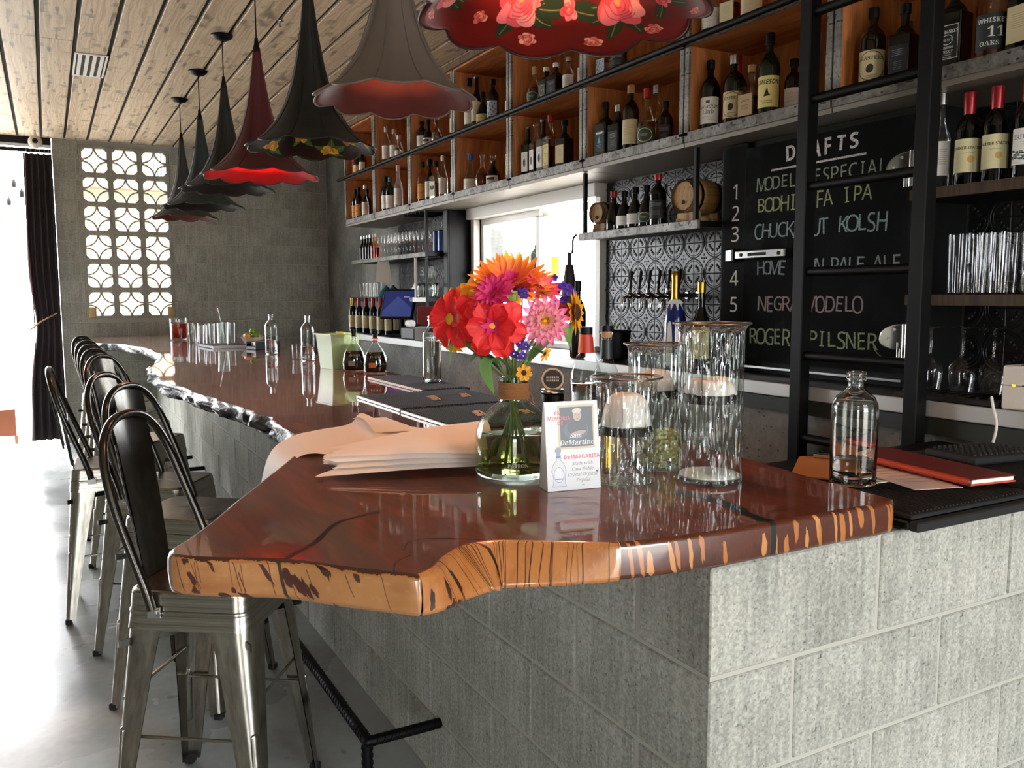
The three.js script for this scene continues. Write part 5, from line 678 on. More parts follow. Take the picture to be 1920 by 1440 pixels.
function leafThing(label, pts, W, mat) { const c = new THREE.CatmullRomCurve3(pts.map(([px, py, f]) => flowerAt(px, py, f))), o = c.getPoint(0); const t = thing('leaf_stalk', label, 'leaf', o.toArray()); obj('leaf', gridGeo(4, 14, (u, v) => { const p = c.getPoint(.12 + v * .88), w = W * Math.pow(Math.sin(PI * Math.pow(v * .97 + .015, .7)), .8), q = (u - .5) * 2; return [p.x - o.x + camR.x * q * w, p.y - o.y + Math.abs(q) * w * .3, p.z - o.z + camR.z * q * w]; }), mat, t); obj('stalk', tube([c.getPoint(0), c.getPoint(.06), c.getPoint(.14)].map((p) => p.clone().sub(o)), .0016, 8, 5), stemM, t); }
leafThing('long pale green leaf drooping left of the vase neck', [[968, 712, -.02], [942, 676, -.045], [930, 690, -.05], [936, 720, -.052], [946, 742, -.05]], .014, pet.leaf); leafThing('dark green leaf under the large scarlet flower', [[968, 710, -.01], [940, 680, -.03], [918, 668, -.045], [902, 682, -.05]], .012, pet.darkleaf); leafThing('broad green leaf below the sunflower', [[990, 712, .0], [1050, 640, -.0], [1078, 615, -.03], [1088, 655, -.035]], .02, pet.leaf); leafThing('thin curved leaf hanging under the left scarlet flower', [[960, 712, .0], [900, 660, -.0], [870, 640, -.01], [862, 690, -.015]], .006, pet.leaf); leafThing('dark leaves around the sunflower head', [[990, 712, .01], [1060, 620, .02], [1080, 590, .0], [1092, 560, .0]], .016, pet.darkleaf); leafThing('dark leaf behind the left scarlet flower', [[965, 712, .02], [900, 650, .02], [872, 632, .0], [850, 618, .0]], .018, pet.darkleaf);
// table card
{ const t = thing('table_tent_card', 'white folded table card advertising a margarita between vase and candle cylinder', 'card', [.933, Y, -1.462], -.16);
  const tx = canvasTex(640, 1000, (g, w, h) => { g.fillStyle = '#f1efee'; g.fillRect(0, 0, w, h); g.strokeStyle = '#d9d6d4'; g.lineWidth = 2; for (let y = 250; y < h; y += 130) { g.beginPath(); g.moveTo(0, y); g.lineTo(w, y + 6); g.stroke(); }
    g.fillStyle = '#d8c49a'; g.fillRect(150, 40, 440, 500); g.fillStyle = '#fff'; g.fillRect(140, 540, 470, 26); g.fillStyle = '#1c252a'; g.fillRect(176, 64, 396, 450); g.fillStyle = '#3a4a54'; g.beginPath(); g.ellipse(370, 330, 150, 110, 0, 0, 7); g.fill(); g.fillStyle = '#141a1e'; g.beginPath(); g.ellipse(380, 300, 120, 80, 0, 0, 7); g.fill();
    g.fillStyle = '#c9a894'; g.beginPath(); g.ellipse(388, 160, 50, 66, 0, 0, 7); g.fill(); g.fillStyle = '#d8cfb8'; g.beginPath(); g.ellipse(384, 108, 56, 30, -.1, 0, 7); g.fill(); g.fillStyle = '#3a2a24'; g.fillRect(362, 152, 16, 5); g.fillRect(398, 152, 16, 5); g.fillRect(376, 194, 26, 4); g.fillStyle = '#b89888'; g.beginPath(); g.ellipse(400, 360, 90, 24, -.15, 0, 7); g.fill();
    g.fillStyle = '#f4f4f4'; g.textAlign = 'center'; g.font = 'italic bold 64px serif'; g.fillText('Sam', 360, 410); g.font = 'italic bold 78px serif'; g.fillText('DeMartino', 372, 492);
    g.fillStyle = '#e0304a'; g.font = 'bold 58px sans-serif'; g.fillText('EN', 150, 150); g.fillText('MEMORIA', 166, 206); g.fillText('DE', 180, 262); g.font = 'bold 62px sans-serif'; g.fillText('DeMARGARITA', 424, 650);
    g.fillStyle = '#3a3636'; g.font = 'italic 50px serif'; ['Made with', 'Casa Noble', 'Crystal Organic', 'Tequila'].forEach((s, i) => g.fillText(s, 426, 722 + i * 62)); g.fillRect(410, 946, 36, 5); g.fillStyle = '#222'; g.beginPath(); g.arc(596, 800, 9, 0, 7); g.arc(610, 800, 9, 0, 7); g.fill(); g.beginPath(); g.moveTo(588, 804); g.lineTo(618, 804); g.lineTo(603, 822); g.fill();
    g.strokeStyle = '#6a7076'; g.fillStyle = '#e4e8ea'; g.lineWidth = 5; g.beginPath(); g.moveTo(60, 950); g.quadraticCurveTo(90, 860, 56, 790); g.quadraticCurveTo(60, 700, 116, 660); g.lineTo(116, 600); g.lineTo(166, 600); g.lineTo(166, 660); g.quadraticCurveTo(222, 700, 226, 790); g.quadraticCurveTo(196, 860, 222, 950); g.closePath(); g.fill(); g.stroke(); g.fillStyle = '#8a9298'; g.beginPath(); g.arc(140, 548, 38, 0, 7); g.fill(); g.fillRect(118, 574, 46, 30); g.fillStyle = '#4a6aa8'; g.fillRect(112, 606, 58, 28); g.strokeStyle = '#5a78b4'; g.fillStyle = '#f4f6fa'; g.beginPath(); g.ellipse(140, 820, 58, 84, 0, 0, 7); g.fill(); g.stroke(); g.fillStyle = '#4a6ab0'; g.fillRect(96, 862, 88, 12); });
  const W = .118, H = .18, d0 = .05, d1 = .006, side = new THREE.Shape([V2(-d0 / 2, 0), V2(d0 / 2, 0), V2(d1 / 2, H), V2(-d1 / 2, H)]);
  obj('card_body', new THREE.ExtrudeGeometry(side, { depth: W, bevelEnabled: false }).rotateY(PI / 2).translate(-W / 2, 0, 0), std(0xd2d0d0, { roughness: .5 }), t);
  const s = (d0 - d1) / 2, L = Math.hypot(s, H); obj('printed_front', new THREE.PlaneGeometry(W, L).rotateX(-Math.atan2(s, H)).translate(0, H / 2, (d0 + d1) / 4 + .0006), std(0xcfcfcf, { map: tx, roughness: .35 }), t); }
// wine bottles, jar and badge behind the candle cylinders
{ const t = thing('liqueur_bottle', 'clear carved bottle with an orange and red neck label behind the bouquet', 'bottle', [1.362, Y, -2.05]); t.scale.setScalar(.88); obj('bottle_glass', lathe([[0, 0], [.05, 0], [.054, .01], [.05, .12], [.053, .17], [.05, .2], [.032, .25], [.021, .265], [.02, .32], [.022, .325], [.022, .34]], 28), G.clear, t); obj('liquid', lathe([[0, .004], [.048, .004], [.05, .012], [.047, .12], [.049, .16], [0, .16]], 24), LQ.clear, t); obj('neck_label', [new THREE.CylinderGeometry(.0225, .0265, .06, 20, 1, true).translate(0, .293, 0)], std(0xa83020, { roughness: .5 }), t); obj('neck_band', new THREE.CylinderGeometry(.0228, .0268, .06, 10, 1, true, -1.9, .9).translate(0, .293, 0), std(0xd0641c, { roughness: .5 }), t); obj('cap', cyl(.023, .023, .025, 0, .335, 0, 16), M.black, t); }
{ const t = thing('wine_bottle', 'clear bottle with black neck label and black cap behind the candle cylinders', 'bottle', [1.462, Y, -2.09]); t.scale.setScalar(.85); obj('bottle_glass', lathe([[0, 0], [.045, 0], [.048, .01], [.048, .17], [.042, .2], [.026, .235], [.02, .25], [.0185, .325], [.022, .33], [.022, .338]], 28), G.clear, t); obj('liquid', lathe([[0, .004], [.044, .004], [.045, .012], [.045, .16], [0, .16]], 24), LQ.gold, t); const tx = canvasTex(256, 128, (g, w, h) => { g.fillStyle = '#1c262a'; g.fillRect(0, 0, w, h); g.save(); g.translate(90, 120); g.rotate(-PI / 2); g.fillStyle = '#d8d8d0'; g.font = 'bold 28px sans-serif'; g.fillText('NOTE', 6, 0); g.restore(); }); obj('neck_label', new THREE.CylinderGeometry(.0198, .0225, .065, 24, 1, true).translate(0, .277, 0), std(0xffffff, { map: tx, roughness: .45 }), t); obj('cork', cyl(.019, .019, .02, 0, .33, 0, 16), CAP.cork, t); obj('cap', cyl(.021, .021, .02, 0, .35, 0, 16), M.black, t); }
{ const t = thing('black_jar', 'small black lidded jar behind the vase', 'jar', [1.475, Y + .0135, -2.42]); obj('jar_body', lathe([[0, 0], [.036, 0], [.038, .01], [.038, .05], [.034, .056], [0, .056]], 24), M.black, t); obj('lid', lathe([[0, .056], [.037, .056], [.038, .06], [.038, .07], [0, .072]], 24), M.steel, t); }
{ const t = thing('round_badge', 'round black badge with a pale rim propped on the black jar', 'badge', [1.475, Y + .0865, -2.42], -.5); const tx = canvasTex(256, 256, (g, w, h) => { g.fillStyle = '#15151a'; g.fillRect(0, 0, w, h); g.strokeStyle = '#b8a890'; g.lineWidth = 22; g.beginPath(); g.arc(128, 128, 112, 0, 7); g.stroke(); g.fillStyle = '#cfc8b8'; for (let k = 0; k < 14; k++) g.fillRect(60 + (k % 7) * 20, 100 + Math.floor(k / 7) * 34, 12, 20); }); obj('disc', cyl(.042, .042, .01, 0, 0, 0, 28).rotateX(PI / 2).rotateX(-.25).translate(0, .03, 0), std(0x6a5c4a, { roughness: .4, metalness: .3 }), t); obj('disc_face', new THREE.CircleGeometry(.04, 28).translate(0, 0, .0056).rotateX(-.25).translate(0, .03, 0), std(0xffffff, { map: tx, roughness: .4 }), t); }
// rubber bar mats: a tray with a light edge strip and moulded ribs
const script = (w, s) => { const g = []; for (let i = 0; i < 9; i++) { const h = s * rr(.5, 1); g.push(move(box(.007, .0025, h, 0, 0, 0), (i - 4) * w / 9, 0, rr(-.006, .006), .5)); } g.push(move(box(w * .95, .0025, .005), 0, 0, s * .55, .05)); return g; };
function barMat(label, x0, x1, z0, z1, y, edgeM, letM, letters, turn = 0) { const cx = (x0 + x1) / 2, cz = (z0 + z1) / 2, W = x1 - x0, L = z1 - z0, t = thing('bar_mat', label, 'bar mat', [cx, y, cz], turn); obj('mat_base', box(W, .009, L, 0, .0045, 0, .002), M.rubber, t);
  if (edgeM) obj('edge_strip', box(.006, .0095, L - .004, -W / 2 - .003, .0048, 0, .001), edgeM, t);
  const g = []; const n = Math.floor(W / .012); for (let i = 1; i < n; i++) g.push(box(.0045, .004, L - .02, -W / 2 + i * W / n, .0105, 0)); const r = obj('ribs', g, M.rubber, t); r.userData.kind = 'stuff';
  for (const [lx, lz, w, s, a] of letters) obj('lettering', script(w, s).map((q) => move(q, lx, .0135, lz, a)), letM, t); return t; }
const tan = std(0xc89a6c, { roughness: .7 }), cream = std(0xd8ceb0, { roughness: .7 }), pale = std(0xb8b6b2, { roughness: .4, metalness: .3 });
barMat('black ribbed bar mat with tan lettering on the slab, nearer the paper', 1.045, 1.5, -2.70, -2.25, Y, pale, tan, [[-.05, .0, .12, .03, 1.3], [.1, .05, .1, .03, 1.3]]); barMat('black ribbed bar mat with tan lettering on the slab, beside the clear bottle', 1.05, 1.51, -3.19, -2.72, Y, pale, tan, [[-.02, .02, .14, .03, 1.3], [.12, .0, .1, .03, 1.3]]); barMat('narrow black ribbed bar mat with a bright steel edge by the flask bottles', 1.34, 1.555, -3.90, -3.22, Y, M.white, tan, []);
// loose paper: one sheet drooping over the bar edge, one folded bundle
const paperM = phys(0xfbe8da, { roughness: .65, transmission: .08, thickness: 0 }), paperW = phys(0xfdf4ee, { roughness: .65, transmission: .08, thickness: 0 });
{ const t = thing('butcher_paper', 'large pale peach paper sheet drooping over the notch of the slab edge', 'paper'); const far = new THREE.CatmullRomCurve3([V(.44, .93, -2.18), V(.50, 1.06, -2.27), V(.575, 1.089, -2.34), V(.68, 1.09, -2.42), V(.79, 1.094, -2.47), V(.83, 1.118, -2.5), V(.87, 1.10, -2.42), V(.95, 1.09, -2.3), V(1.04, 1.088, -2.16), V(1.1, 1.087, -2.1)]), near = new THREE.CatmullRomCurve3([V(.43, .93, -2.03), V(.49, 1.06, -2.05), V(.545, 1.087, -2.07), V(.63, 1.083, -2.0), V(.7, 1.082, -1.97), V(.74, 1.082, -1.96), V(.79, 1.082, -1.95), V(.86, 1.082, -1.95), V(.93, 1.082, -1.95), V(1.0, 1.082, -1.95)]);
  obj('sheet', gridGeo(40, 10, (u, v) => { const a = far.getPoint(u), b = near.getPoint(u); const p = a.lerp(b, v); return [p.x, p.y + .002 * Math.sin(v * PI) * (u > .2 ? 1 : 0), p.z]; }), paperM, t); obj('turned_corner', gridGeo(8, 8, (u, v) => [lerp(.80, .9, u) - v * .03 * (1 - u), 1.104 + .02 * Math.sin(PI * (1 - v)) * (1 - u) , lerp(-2.49, -2.2, v) + u * .02]), paperM, t); }
{ const t = thing('folded_paper_bundle', 'soft bundle of folded white paper sheets fanned at one end on the slab', 'paper');
  const layer = (k) => gridGeo(30, 14, (u, v) => { const l0 = V(.505 + k * .014, 0, -1.768 - k * .028), l1 = V(.585 + k * .004, 0, -1.955 + k * .0), r0 = V(.86, 0, -1.66), r1 = V(1.09, 0, -2.16); const a = l0.clone().lerp(r0, u), b = l1.clone().lerp(r1, u); const p = a.lerp(b, v), hump = Math.pow(Math.sin(PI * clamp(v * .93 + .07, 0, 1)), .55); const tipx = .022 * Math.cos(v * PI * 3 + k * 2) * (1 - u) * (1 - u); return [p.x - tipx, TOP + .009 + k * .0075 * (1 - u * .2) + hump * (.010 + .032 * Math.min(1, u * 1.6 + .12)) * (.55 + k * .15), p.z]; });
  for (let k = 0; k < 4; k++) obj('sheet', layer(k), k === 3 ? paperM : paperW, t); }
// clear stoppered bottles on the bar
function clearBottle(label, x, z, R, H, fill, y = Y) { const t = thing('clear_bottle', label, 'bottle', [x, y, z]), w = .0028; obj('bottle_glass', lathe([[0, 0], [R * .94, 0], [R, .006], [R, H * .66], [R * .97, H * .71], [R * .82, H * .78], [R * .5, H * .83], [R * .34, H * .86], [R * .33, H * .915], [R * .42, H * .92], [R * .42, H * .945], [R * .36, H * .95], [R * .36, H * .97], [R * .42, H * .975], [R * .42, H], [R * .3, H], [R * .27, H * .86], [R * .46, H * .815], [R * .77, H * .77], [R - w, H * .70], [R - w, .008], [0, .009]], 36), phys(0xf2f7f5, { roughness: .01, transmission: 1, thickness: .01, ior: 1.5 }), t); if (fill) obj('water', lathe([[0, .0095], [R - w - .0004, .0085], [R - w - .0004, H * fill], [0, H * fill]], 30), phys(0xffffff, { roughness: .01, transmission: 1, thickness: .05, ior: 1.33 }), t); return t; }
clearBottle('clear glass bottle with a little water on the rubber counter mat', 1.575, -1.285, .05, .255, .2, 1.0512); clearBottle('clear glass water bottle, nearly full, standing on the narrow bar mat', 1.50, -3.50, .042, .295, .62, Y + .0135); clearBottle('clear glass bottle on the slab beside the small tumblers', 1.40, -5.2, .042, .28, .3); clearBottle('clear glass bottle on the slab between fruit bowl and tumblers', 1.35, -5.96, .042, .275, .35);
for (const [x, z] of [[1.37, -5.36], [1.47, -5.02], [1.5, -4.9]]) tumbler('shot_glass', 'small clear tumbler on the slab near the plastic tub', 'glass', [x, Y, z], .03, .09, 'small tumblers on the slab');
{ const t = thing('plastic_tub', 'square translucent plastic tub of green lime juice on the slab', 'tub', [1.40, Y, -4.58], .2); const wl = phys(0xe2ecca, { roughness: .3, transmission: .85, thickness: 0 }); const wall = (s, y) => { const a = lerp(.07, .085, y); return a; }; const side = (q) => gridGeo(4, 4, (u, v) => { const r = lerp(.072, .088, v), e = (u - .5) * 2 * r; return q === 0 ? [e, v * .19, r] : q === 1 ? [e, v * .19, -r] : q === 2 ? [r, v * .19, e] : [-r, v * .19, e]; }); obj('tub_wall', [0, 1, 2, 3].map(side), wl, t); obj('tub_base', box(.144, .004, .144, 0, .002, 0), wl, t); obj('rim', [span(-.095, .095, .186, .192, .086, .096), span(-.095, .095, .186, .192, -.096, -.086), span(.086, .096, .186, .192, -.086, .086), span(-.096, -.086, .186, .192, -.086, .086)], wl, t); obj('juice', box(.14, .13, .14, 0, .068, 0), phys(0x8aa04a, { roughness: .3, transmission: .3, thickness: 0 }), t); const L = obj('lime_wedge', new THREE.SphereGeometry(.03, 10, 8).scale(1, .6, .7).translate(.02, .185, 0), std(0xa8b838, { roughness: .5 }), t); }
function flask(label, x, z, lab, ring, turn) { const t = thing('flask_bottle', label, 'bottle', [x, Y, z], turn); const prof = [[0, 0], [.05, 0], [.058, .012], [.062, .045], [.054, .09], [.036, .125], [.018, .148], [.0145, .16], [.0145, .185]]; obj('bottle_glass', lathe(prof, 30).scale(1, 1, .62), G.clear, t); obj('liquid', lathe([[0, .006], [.05, .006], [.055, .016], [.058, .045], [.05, .09], [.04, .108], [0, .108]], 26).scale(1, 1, .6), phys(0x2a1608, { roughness: .05, transmission: .3, thickness: 0 }), t); obj('stopper', [cyl(.018, .018, .02, 0, .212, 0, 16), cyl(.013, .013, .02, 0, .193, 0, 12)], M.black, t); obj('neck_ring', [cyl(.0155, .0155, .006, 0, .178, 0, 16), cyl(.0155, .0155, .005, 0, .166, 0, 16)], ring, t); obj('label', box(.035, .026, .002, -.012, .042, .0375, .0005), lab, t); const sc = []; for (let i = 0; i < 7; i++) sc.push(move(box(.0015, .012 * rr(.6, 1.2), .001), -.02 + i * .008, .085, .033 - .0006 * i, 0, 0, -.3)); obj('white_script', sc, M.white, t); }
flask('teardrop flask bottle with a silver neck and grey label by the tub', 1.42, -4.36, std(0x8a8478), M.steel, -.35); flask('teardrop flask bottle with an orange neck ring and orange label', 1.475, -4.18, std(0xd0762a), std(0xd0641c), -.45);
// far end of the slab
{ const t = thing('drink_pitcher', 'clear plastic pitcher of red drink on the far end of the slab', 'pitcher', [1.05, Y, -8.35]); obj('pitcher_wall', lathe([[0, 0], [.07, 0], [.076, .01], [.082, .2], [.078, .2], [.072, .012], [0, .01]], 28), tint(0xf2f4f2), t); obj('red_drink', lathe([[0, .02], [.07, .02], [.0735, .15], [0, .15]], 26), phys(0xd8401c, { roughness: .1, transmission: .6, thickness: 0 }), t); obj('handle', tube([[.08, .17, 0], [.125, .16, 0], [.13, .09, 0], [.08, .04, 0]], .008, 18, 8), tint(0xf2f4f2), t); const ice = []; for (let i = 0; i < 8; i++) ice.push(move(box(.028, .024, .026), rr(-.045, .045), .165 + rr(0, .02), rr(-.045, .045), rnd() * 6, rnd())); obj('ice', ice, tint(0xf8fafa), t); }
[[1.10, -7.8, .045, .17], [1.15, -7.62, .04, .15], [1.19, -7.5, .042, .17], [1.10, -7.45, .04, .16], [1.24, -7.62, .042, .17], [1.30, -7.5, .042, .18], [1.33, -7.35, .04, .18]].forEach(([x, z, R, H]) => tumbler('pint_glass', 'clear pint glass in the group behind the black tray', 'glass', [x, Y, z], R, H, 'pint glasses at the far end'));
{ const t = thing('service_tray', 'low black service tray with a pale edge on the far slab', 'tray', [1.22, Y, -6.98], .1); obj('tray_base', box(.3, .02, .4, 0, .01, 0, .003), M.black, t); obj('edge_strip', box(.3, .021, .005, 0, .0106, .2025), pale, t); }
{ const t = thing('mixing_glass', 'tall clear mixing glass holding a red-tipped bar spoon on the tray', 'glass', [1.20, Y + .0205, -6.95]); obj('glass_wall', lathe([[0, .003], [.036, .003], [.038, .008], [.045, .17], [.042, .17], [.035, .014], [0, .014]], 22), tint(0xf6faf8), t); obj('bar_spoon', rod([.02, .02, 0], [-.035, .29, .01], .0022, 6), M.chrome, t); obj('spoon_tip', new THREE.SphereGeometry(.007, 8, 6).translate(-.0355, .293, .01), std(0xc0241c), t); }
{ const t = thing('fruit_bowl', 'pale angular wooden bowl on the far slab', 'bowl', [1.43, Y, -6.98]); obj('bowl_wall', new THREE.LatheGeometry([V2(.0001, .003), V2(.05, .003), V2(.092, .075), V2(.086, .075), V2(.046, .01), V2(.0001, .01)], 8), std(0xc8a890, { roughness: .6, flatShading: true }), t); obj('foot_ring', cyl(.052, .05, .006, 0, .003, 0, 8), std(0xb09078), t); }
[[0, .085, 0, 0], [.045, .08, .02, 0], [-.04, .082, -.02, 0], [.01, .082, .045, 0], [-.045, .08, .035, 1], [.03, .085, -.04, 0], [.005, .118, .01, 0]].forEach(([x, y, z, o], i) => { const t = thing(o ? 'orange_fruit' : 'lime', o ? 'small orange fruit among the limes in the pale bowl' : 'green lime heaped in the pale angular bowl', 'fruit', [1.43 + x, Y + y, -6.98 + z], rnd() * 6, o ? undefined : 'limes in the bowl'); obj('fruit_skin', new THREE.SphereGeometry(.026, 14, 10).scale(1.12, 1, 1), std(o ? 0xe08a18 : [0x5a7a1c, 0x6a8a24, 0x7a8a30][i % 3], { roughness: .45 }), t); obj('stem_end', cyl(.003, .004, .003, .0285, 0, 0, 8), std(0x4a4a1c), t); });
{ const t = thing('napkin_caddy', 'low black napkin caddy with a pale edge beside the clear bottle', 'caddy', [1.42, Y, -6.55], .3); obj('caddy_base', box(.2, .025, .14, 0, .0125, 0, .003), M.black, t); obj('napkins', box(.14, .03, .1, 0, .04, 0, .003), M.white, t); obj('side_plate', [box(.2, .05, .004, 0, .035, .068), box(.2, .05, .004, 0, .035, -.068)], M.black, t); }
// rubber-matted counter right of the slab
{ const t = thing('rubber_topped_counter', 'black rubber-edged service counter on the block wall right of the slab', 'counter'); obj('counter_board', span(1.455, XR - .5, 1.0165, 1.034, -1.62, -1.052, .003), M.black, t); obj('front_lip', span(1.455, XR - .5, 1.0165, 1.036, -1.052, -1.03, .003), M.rubber, t); }
barMat('ribbed black counter mat with cream lettering right of the slab end', 1.462, 1.86, -1.46, -1.05, 1.0368, null, cream, [[.02, -.03, .2, .035, -.1]]); barMat('ribbed black counter mat with cream lettering at the far right', 1.865, 2.3, -1.5, -1.05, 1.0368, null, cream, [[.1, -.13, .22, .04, .1]]);
{ const t = thing('rubber_tray', 'thick black rubber tray with cream lettering lying on the counter mats', 'tray', [2.13, 1.0508, -1.33], -.15); obj('tray_body', new RoundedBoxGeometry(.24, .022, .16, 2, .009).translate(0, .011, 0), M.rubber, t); obj('tray_pins', (() => { const g = []; for (let i = 0; i < 12; i++) for (let j = 0; j < 8; j++) g.push(cyl(.003, .004, .006, -.1 + i * .018, .024, -.065 + j * .018, 6)); return g; })(), M.rubber, t).userData.kind = 'stuff'; }
{ const t = thing('red_menu', 'thick dark red menu folder with an orange spine on the counter mat', 'menu', [1.845, 1.0585, -1.30], -.14); const cover = std(0x5e120e, { roughness: .55 }), spine = std(0xb83c18, { roughness: .5 }); obj('lower_cover', box(.135, .003, .385, 0, .0015, 0), spine, t); obj('pages', box(.125, .009, .375, .004, .0078, 0), std(0xe8ddd0, { roughness: .8 }), t); obj('upper_cover', box(.135, .003, .385, 0, .0142, 0, .001), cover, t); obj('spine', gridGeo(8, 1, (u, v) => { const a = PI / 2 + u * PI; return [-.0675 + Math.cos(a) * .008, .0078 + Math.sin(a) * .0079, (v - .5) * .385]; }), spine, t); }
{ const t = thing('loose_sheet', 'pale pink paper sheet sticking out under the red menu', 'paper', [1.735, 1.0517, -1.28], -.3); obj('sheet', box(.12, .0012, .26, 0, .0006, 0), std(0xd8b8ac, { roughness: .8 }), t); const p = []; for (let i = 0; i < 6; i++) p.push(box(.07, .0004, .004, -.0, .0015, -.09 + i * .03)); obj('print_lines', p, std(0x9a7a70), t); }
{ const t = thing('loose_sheet', 'white printed paper sheet on the tray side of the red menu', 'paper', [1.955, 1.0517, -1.34], -.12); obj('sheet', box(.09, .0012, .3, 0, .0006, 0), std(0xd8cfc4, { roughness: .8 }), t); const p = []; for (let i = 0; i < 10; i++) p.push(box(.06, .0004, .004, 0, .0015, -.12 + i * .025)); obj('print_lines', p, std(0x4a4440), t); }
{ const t = thing('clipboard', 'tan leather clipboard with a metal clip behind the clear bottle', 'clipboard', [1.655, 1.0517, -1.43], -.9); const s = new THREE.Shape(); const w = .07, h = .13, r = .02; s.moveTo(-w + r, -h); s.lineTo(w - r, -h); s.absarc(w - r, -h + r, r, -PI / 2, 0); s.lineTo(w, h - r); s.absarc(w - r, h - r, r, 0, PI / 2); s.lineTo(-w + r, h); s.absarc(-w + r, h - r, r, PI / 2, PI); s.lineTo(-w, -h + r); s.absarc(-w + r, -h + r, r, PI, PI * 1.5); obj('board', new THREE.ExtrudeGeometry(s, { depth: .003, bevelEnabled: true, bevelSize: .001, bevelThickness: .0008, bevelSegments: 1 }).rotateX(-PI / 2).translate(0, .0008, 0), std(0xa86a34, { roughness: .6 }), t); obj('clip', [box(.07, .01, .02, 0, .011, -.115, .002), box(.05, .002, .03, 0, .018, -.1)], M.chrome, t); }
// ---------- doorway, ceiling vent and outdoors ----------
{ const t = thing('door_curtain', 'dark brown curtain gathered with a tie beside the bright doorway', 'curtain'); const c = std(0x2e2428, { roughness: .9 }); obj('cloth', gridGeo(60, 30, (u, v) => { const y = lerp(2.86, .06, v), tie = Math.exp(-Math.pow((y - 1.2) / .35, 2)), w = lerp(.235, .31, v) * (1 - .22 * tie); const x = .114 - w + u * w; return [x, y, ZF + .075 + .028 * Math.sin(u * PI * 9) * (1 - .4 * tie)]; }), c, t); obj('curtain_tie', tube([[-.16, 1.16, ZF + .1], [-.06, 1.24, ZF + .125], [.08, 1.32, ZF + .1]], .008, 14, 6), std(0xb08a6a), t); obj('hem_edge', tube([[-.128, 2.86, ZF + .08], [-.13, 2.0, ZF + .095], [-.12, 1.2, ZF + .1], [-.2, .06, ZF + .08]], .006, 24, 5), std(0x7a3a3a), t); }
{ const t = thing('curtain_rod', 'dark curtain rod across the top of the doorway', 'rod'); obj('rod', rod([-3.5, 2.89, ZF + .075], [.112, 2.89, ZF + .075], .018, 10), M.blackSteel, t); for (let i = 0; i < 6; i++) obj('ring', new THREE.TorusGeometry(.022, .003, 5, 14).rotateY(PI / 2).translate(-.1 + i * .038, 2.885, ZF + .075), M.steel, t); }
{ const t = thing('ceiling_speaker', 'small pale round fixture hung at the ceiling above the curtain rod', 'fixture', [-.02, CEIL, ZF + .35]); obj('mount', cyl(.01, .02, .05, 0, -.025, 0, 12), M.white, t); obj('housing', new THREE.SphereGeometry(.06, 18, 12).translate(0, -.1, 0), std(0xc8c0b4, { roughness: .5 }), t); obj('lens', cyl(.024, .024, .01, 0, 0, 0, 16).rotateX(PI / 2).translate(.0, -.1, .058), M.black, t); }
{ const t = thing('ceiling_vent', 'square ceiling vent grille of black and white slats between the planks', 'vent', [.335, CEIL, -6.55]); obj('frame', [span(-.098, .098, -.006, 0, -.31, -.29), span(-.098, .098, -.006, 0, .29, .31), span(-.098, -.086, -.006, 0, -.29, .29), span(.086, .098, -.006, 0, -.29, .29)], M.white, t); obj('duct', span(-.086, .086, -.001, 0, -.29, .29), M.dark, t); for (let i = 0; i < 4; i++) obj('slat', span(-.075 + i * .043, -.053 + i * .043, -.007, -.002, -.29, .29), M.white, t); }
for (let i = 0; i < 2; i++) { const t = thing('candle_cup', i ? 'pale yellow candle cup on the screen sill beside the block wall' : 'pale yellow candle cup on the screen sill beside the doorway', 'candle', [i ? 1.15 : .40, 1.264, ZF + .022]); obj('cup', lathe([[0, 0], [.03, 0], [.035, .01], [.038, .11], [.034, .11], [.03, .012], [0, .01]], 16).scale(1, 1, .5), phys(0xd8b878, { roughness: .4, transmission: .4, thickness: 0 }), t); obj('wax', cyl(.028, .028, .05, 0, .035, 0, 14).scale(1, 1, .5), M.white, t); }
{ const t = thing('ceiling_sensor', 'tiny round metal sprinkler head between the ceiling planks', 'sprinkler', [1.24, CEIL - .0, -5.0]); obj('plate', cyl(.02, .022, .004, 0, -.002, 0, 16), M.chrome, t); obj('head', cyl(.006, .009, .03, 0, -.018, 0, 10), M.chrome, t); }
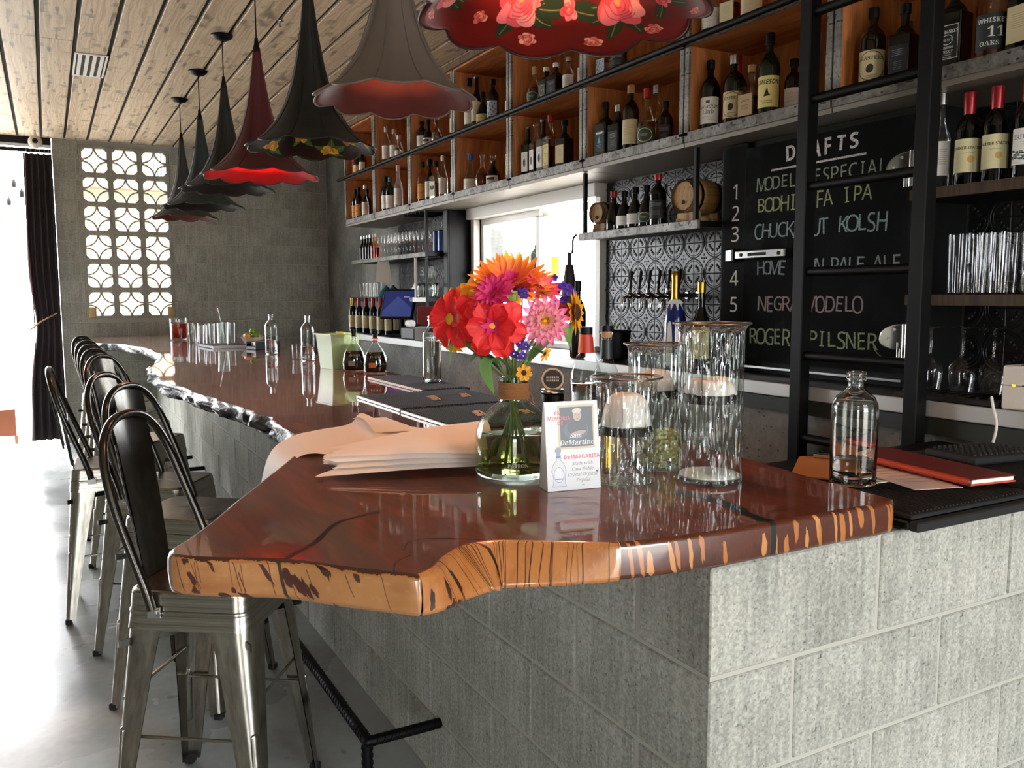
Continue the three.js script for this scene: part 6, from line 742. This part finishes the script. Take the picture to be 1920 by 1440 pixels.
// outdoors beyond the doorway and the screen
{ const t = thing('neighbour_building', 'sunlit tan building wall with a white louvred vent beyond the screen', 'building'); obj('wall', span(.3, 7, 0, 5, -15.3, -15), std(0x9a8468, { roughness: .9 }), t); const v = obj('louvre_vent', span(1.55, 2.3, 3.35, 3.85, -15, -14.95), M.white, t); for (let i = 0; i < 12; i++) obj('louvre', span(1.6 + i * .055, 1.625 + i * .055, 3.4, 3.8, -14.95, -14.93), std(0x3a3a3a), v); obj('beam', span(.3, 7, 3.15, 3.3, -14.9, -14.6), std(0x7a6a58), t); }
{ const t = thing('patio_canopy', 'pale peach patio canopy standing outside the doorway', 'canopy', [-1.25, 0, -14.6]); obj('canopy_cloth', new THREE.ConeGeometry(1.1, .5, 8, 1, true).translate(0, 2.9, 0), std(0xd89a68, { roughness: .8 }), t); obj('pole', cyl(.03, .03, 2.7, 0, 1.35, 0, 10), M.steel, t); obj('foot', cyl(.3, .35, .08, 0, .04 - .2, 0, 16), M.conc, t); }
{ const t = thing('string_lights', 'cord of small hanging lanterns strung outside the doorway', 'string lights'); obj('cord', tube([[-.8, 2.95, -12], [-.5, 2.84, -11.2], [-.3, 2.88, -10.5], [-.1, 2.98, ZF - .19]], .004, 30, 5), std(0x2a2420), t); obj('mast', rod([-.8, -.16, -12], [-.8, 2.96, -12], .02, 8), M.steel, t); for (const [x, y, z] of [[-.42, 2.58, -11], [-.3, 2.45, -10.6], [-.24, 2.62, -10.4], [-.55, 2.4, -11.6], [-.17, 2.5, -10.2]]) { const l = obj('lantern', lathe([[0, 0], [.02, 0], [.024, .05], [.008, .085], [0, .09]], 8).translate(x, y, z), std(0x2a2420), t); obj('drop_cord', rod([x, y + .085, z], [x, 2.86, z], .0015, 5), std(0x2a2420), l); } }
{ const t = thing('sign_board', 'orange-brown wooden sign board with a white letter outside', 'sign', [-.5, -.16, -10.4]); const tx = canvasTex(128, 128, (g, w, h) => { g.fillStyle = '#7a4630'; g.fillRect(0, 0, w, h); g.fillStyle = '#f4e8dc'; g.font = 'bold 90px serif'; g.fillText('S', 38, 96); }); obj('board', box(.28, .28, .03, 0, .31, 0), std(0xffffff, { map: tx, roughness: .8 }), t); for (const s of [-1, 1]) obj('leg', span(s * .135 - .015, s * .135 + .015, 0, .17, -.015, .015), std(0x8a5a3c), t); }
renderer.render(scene, camera);
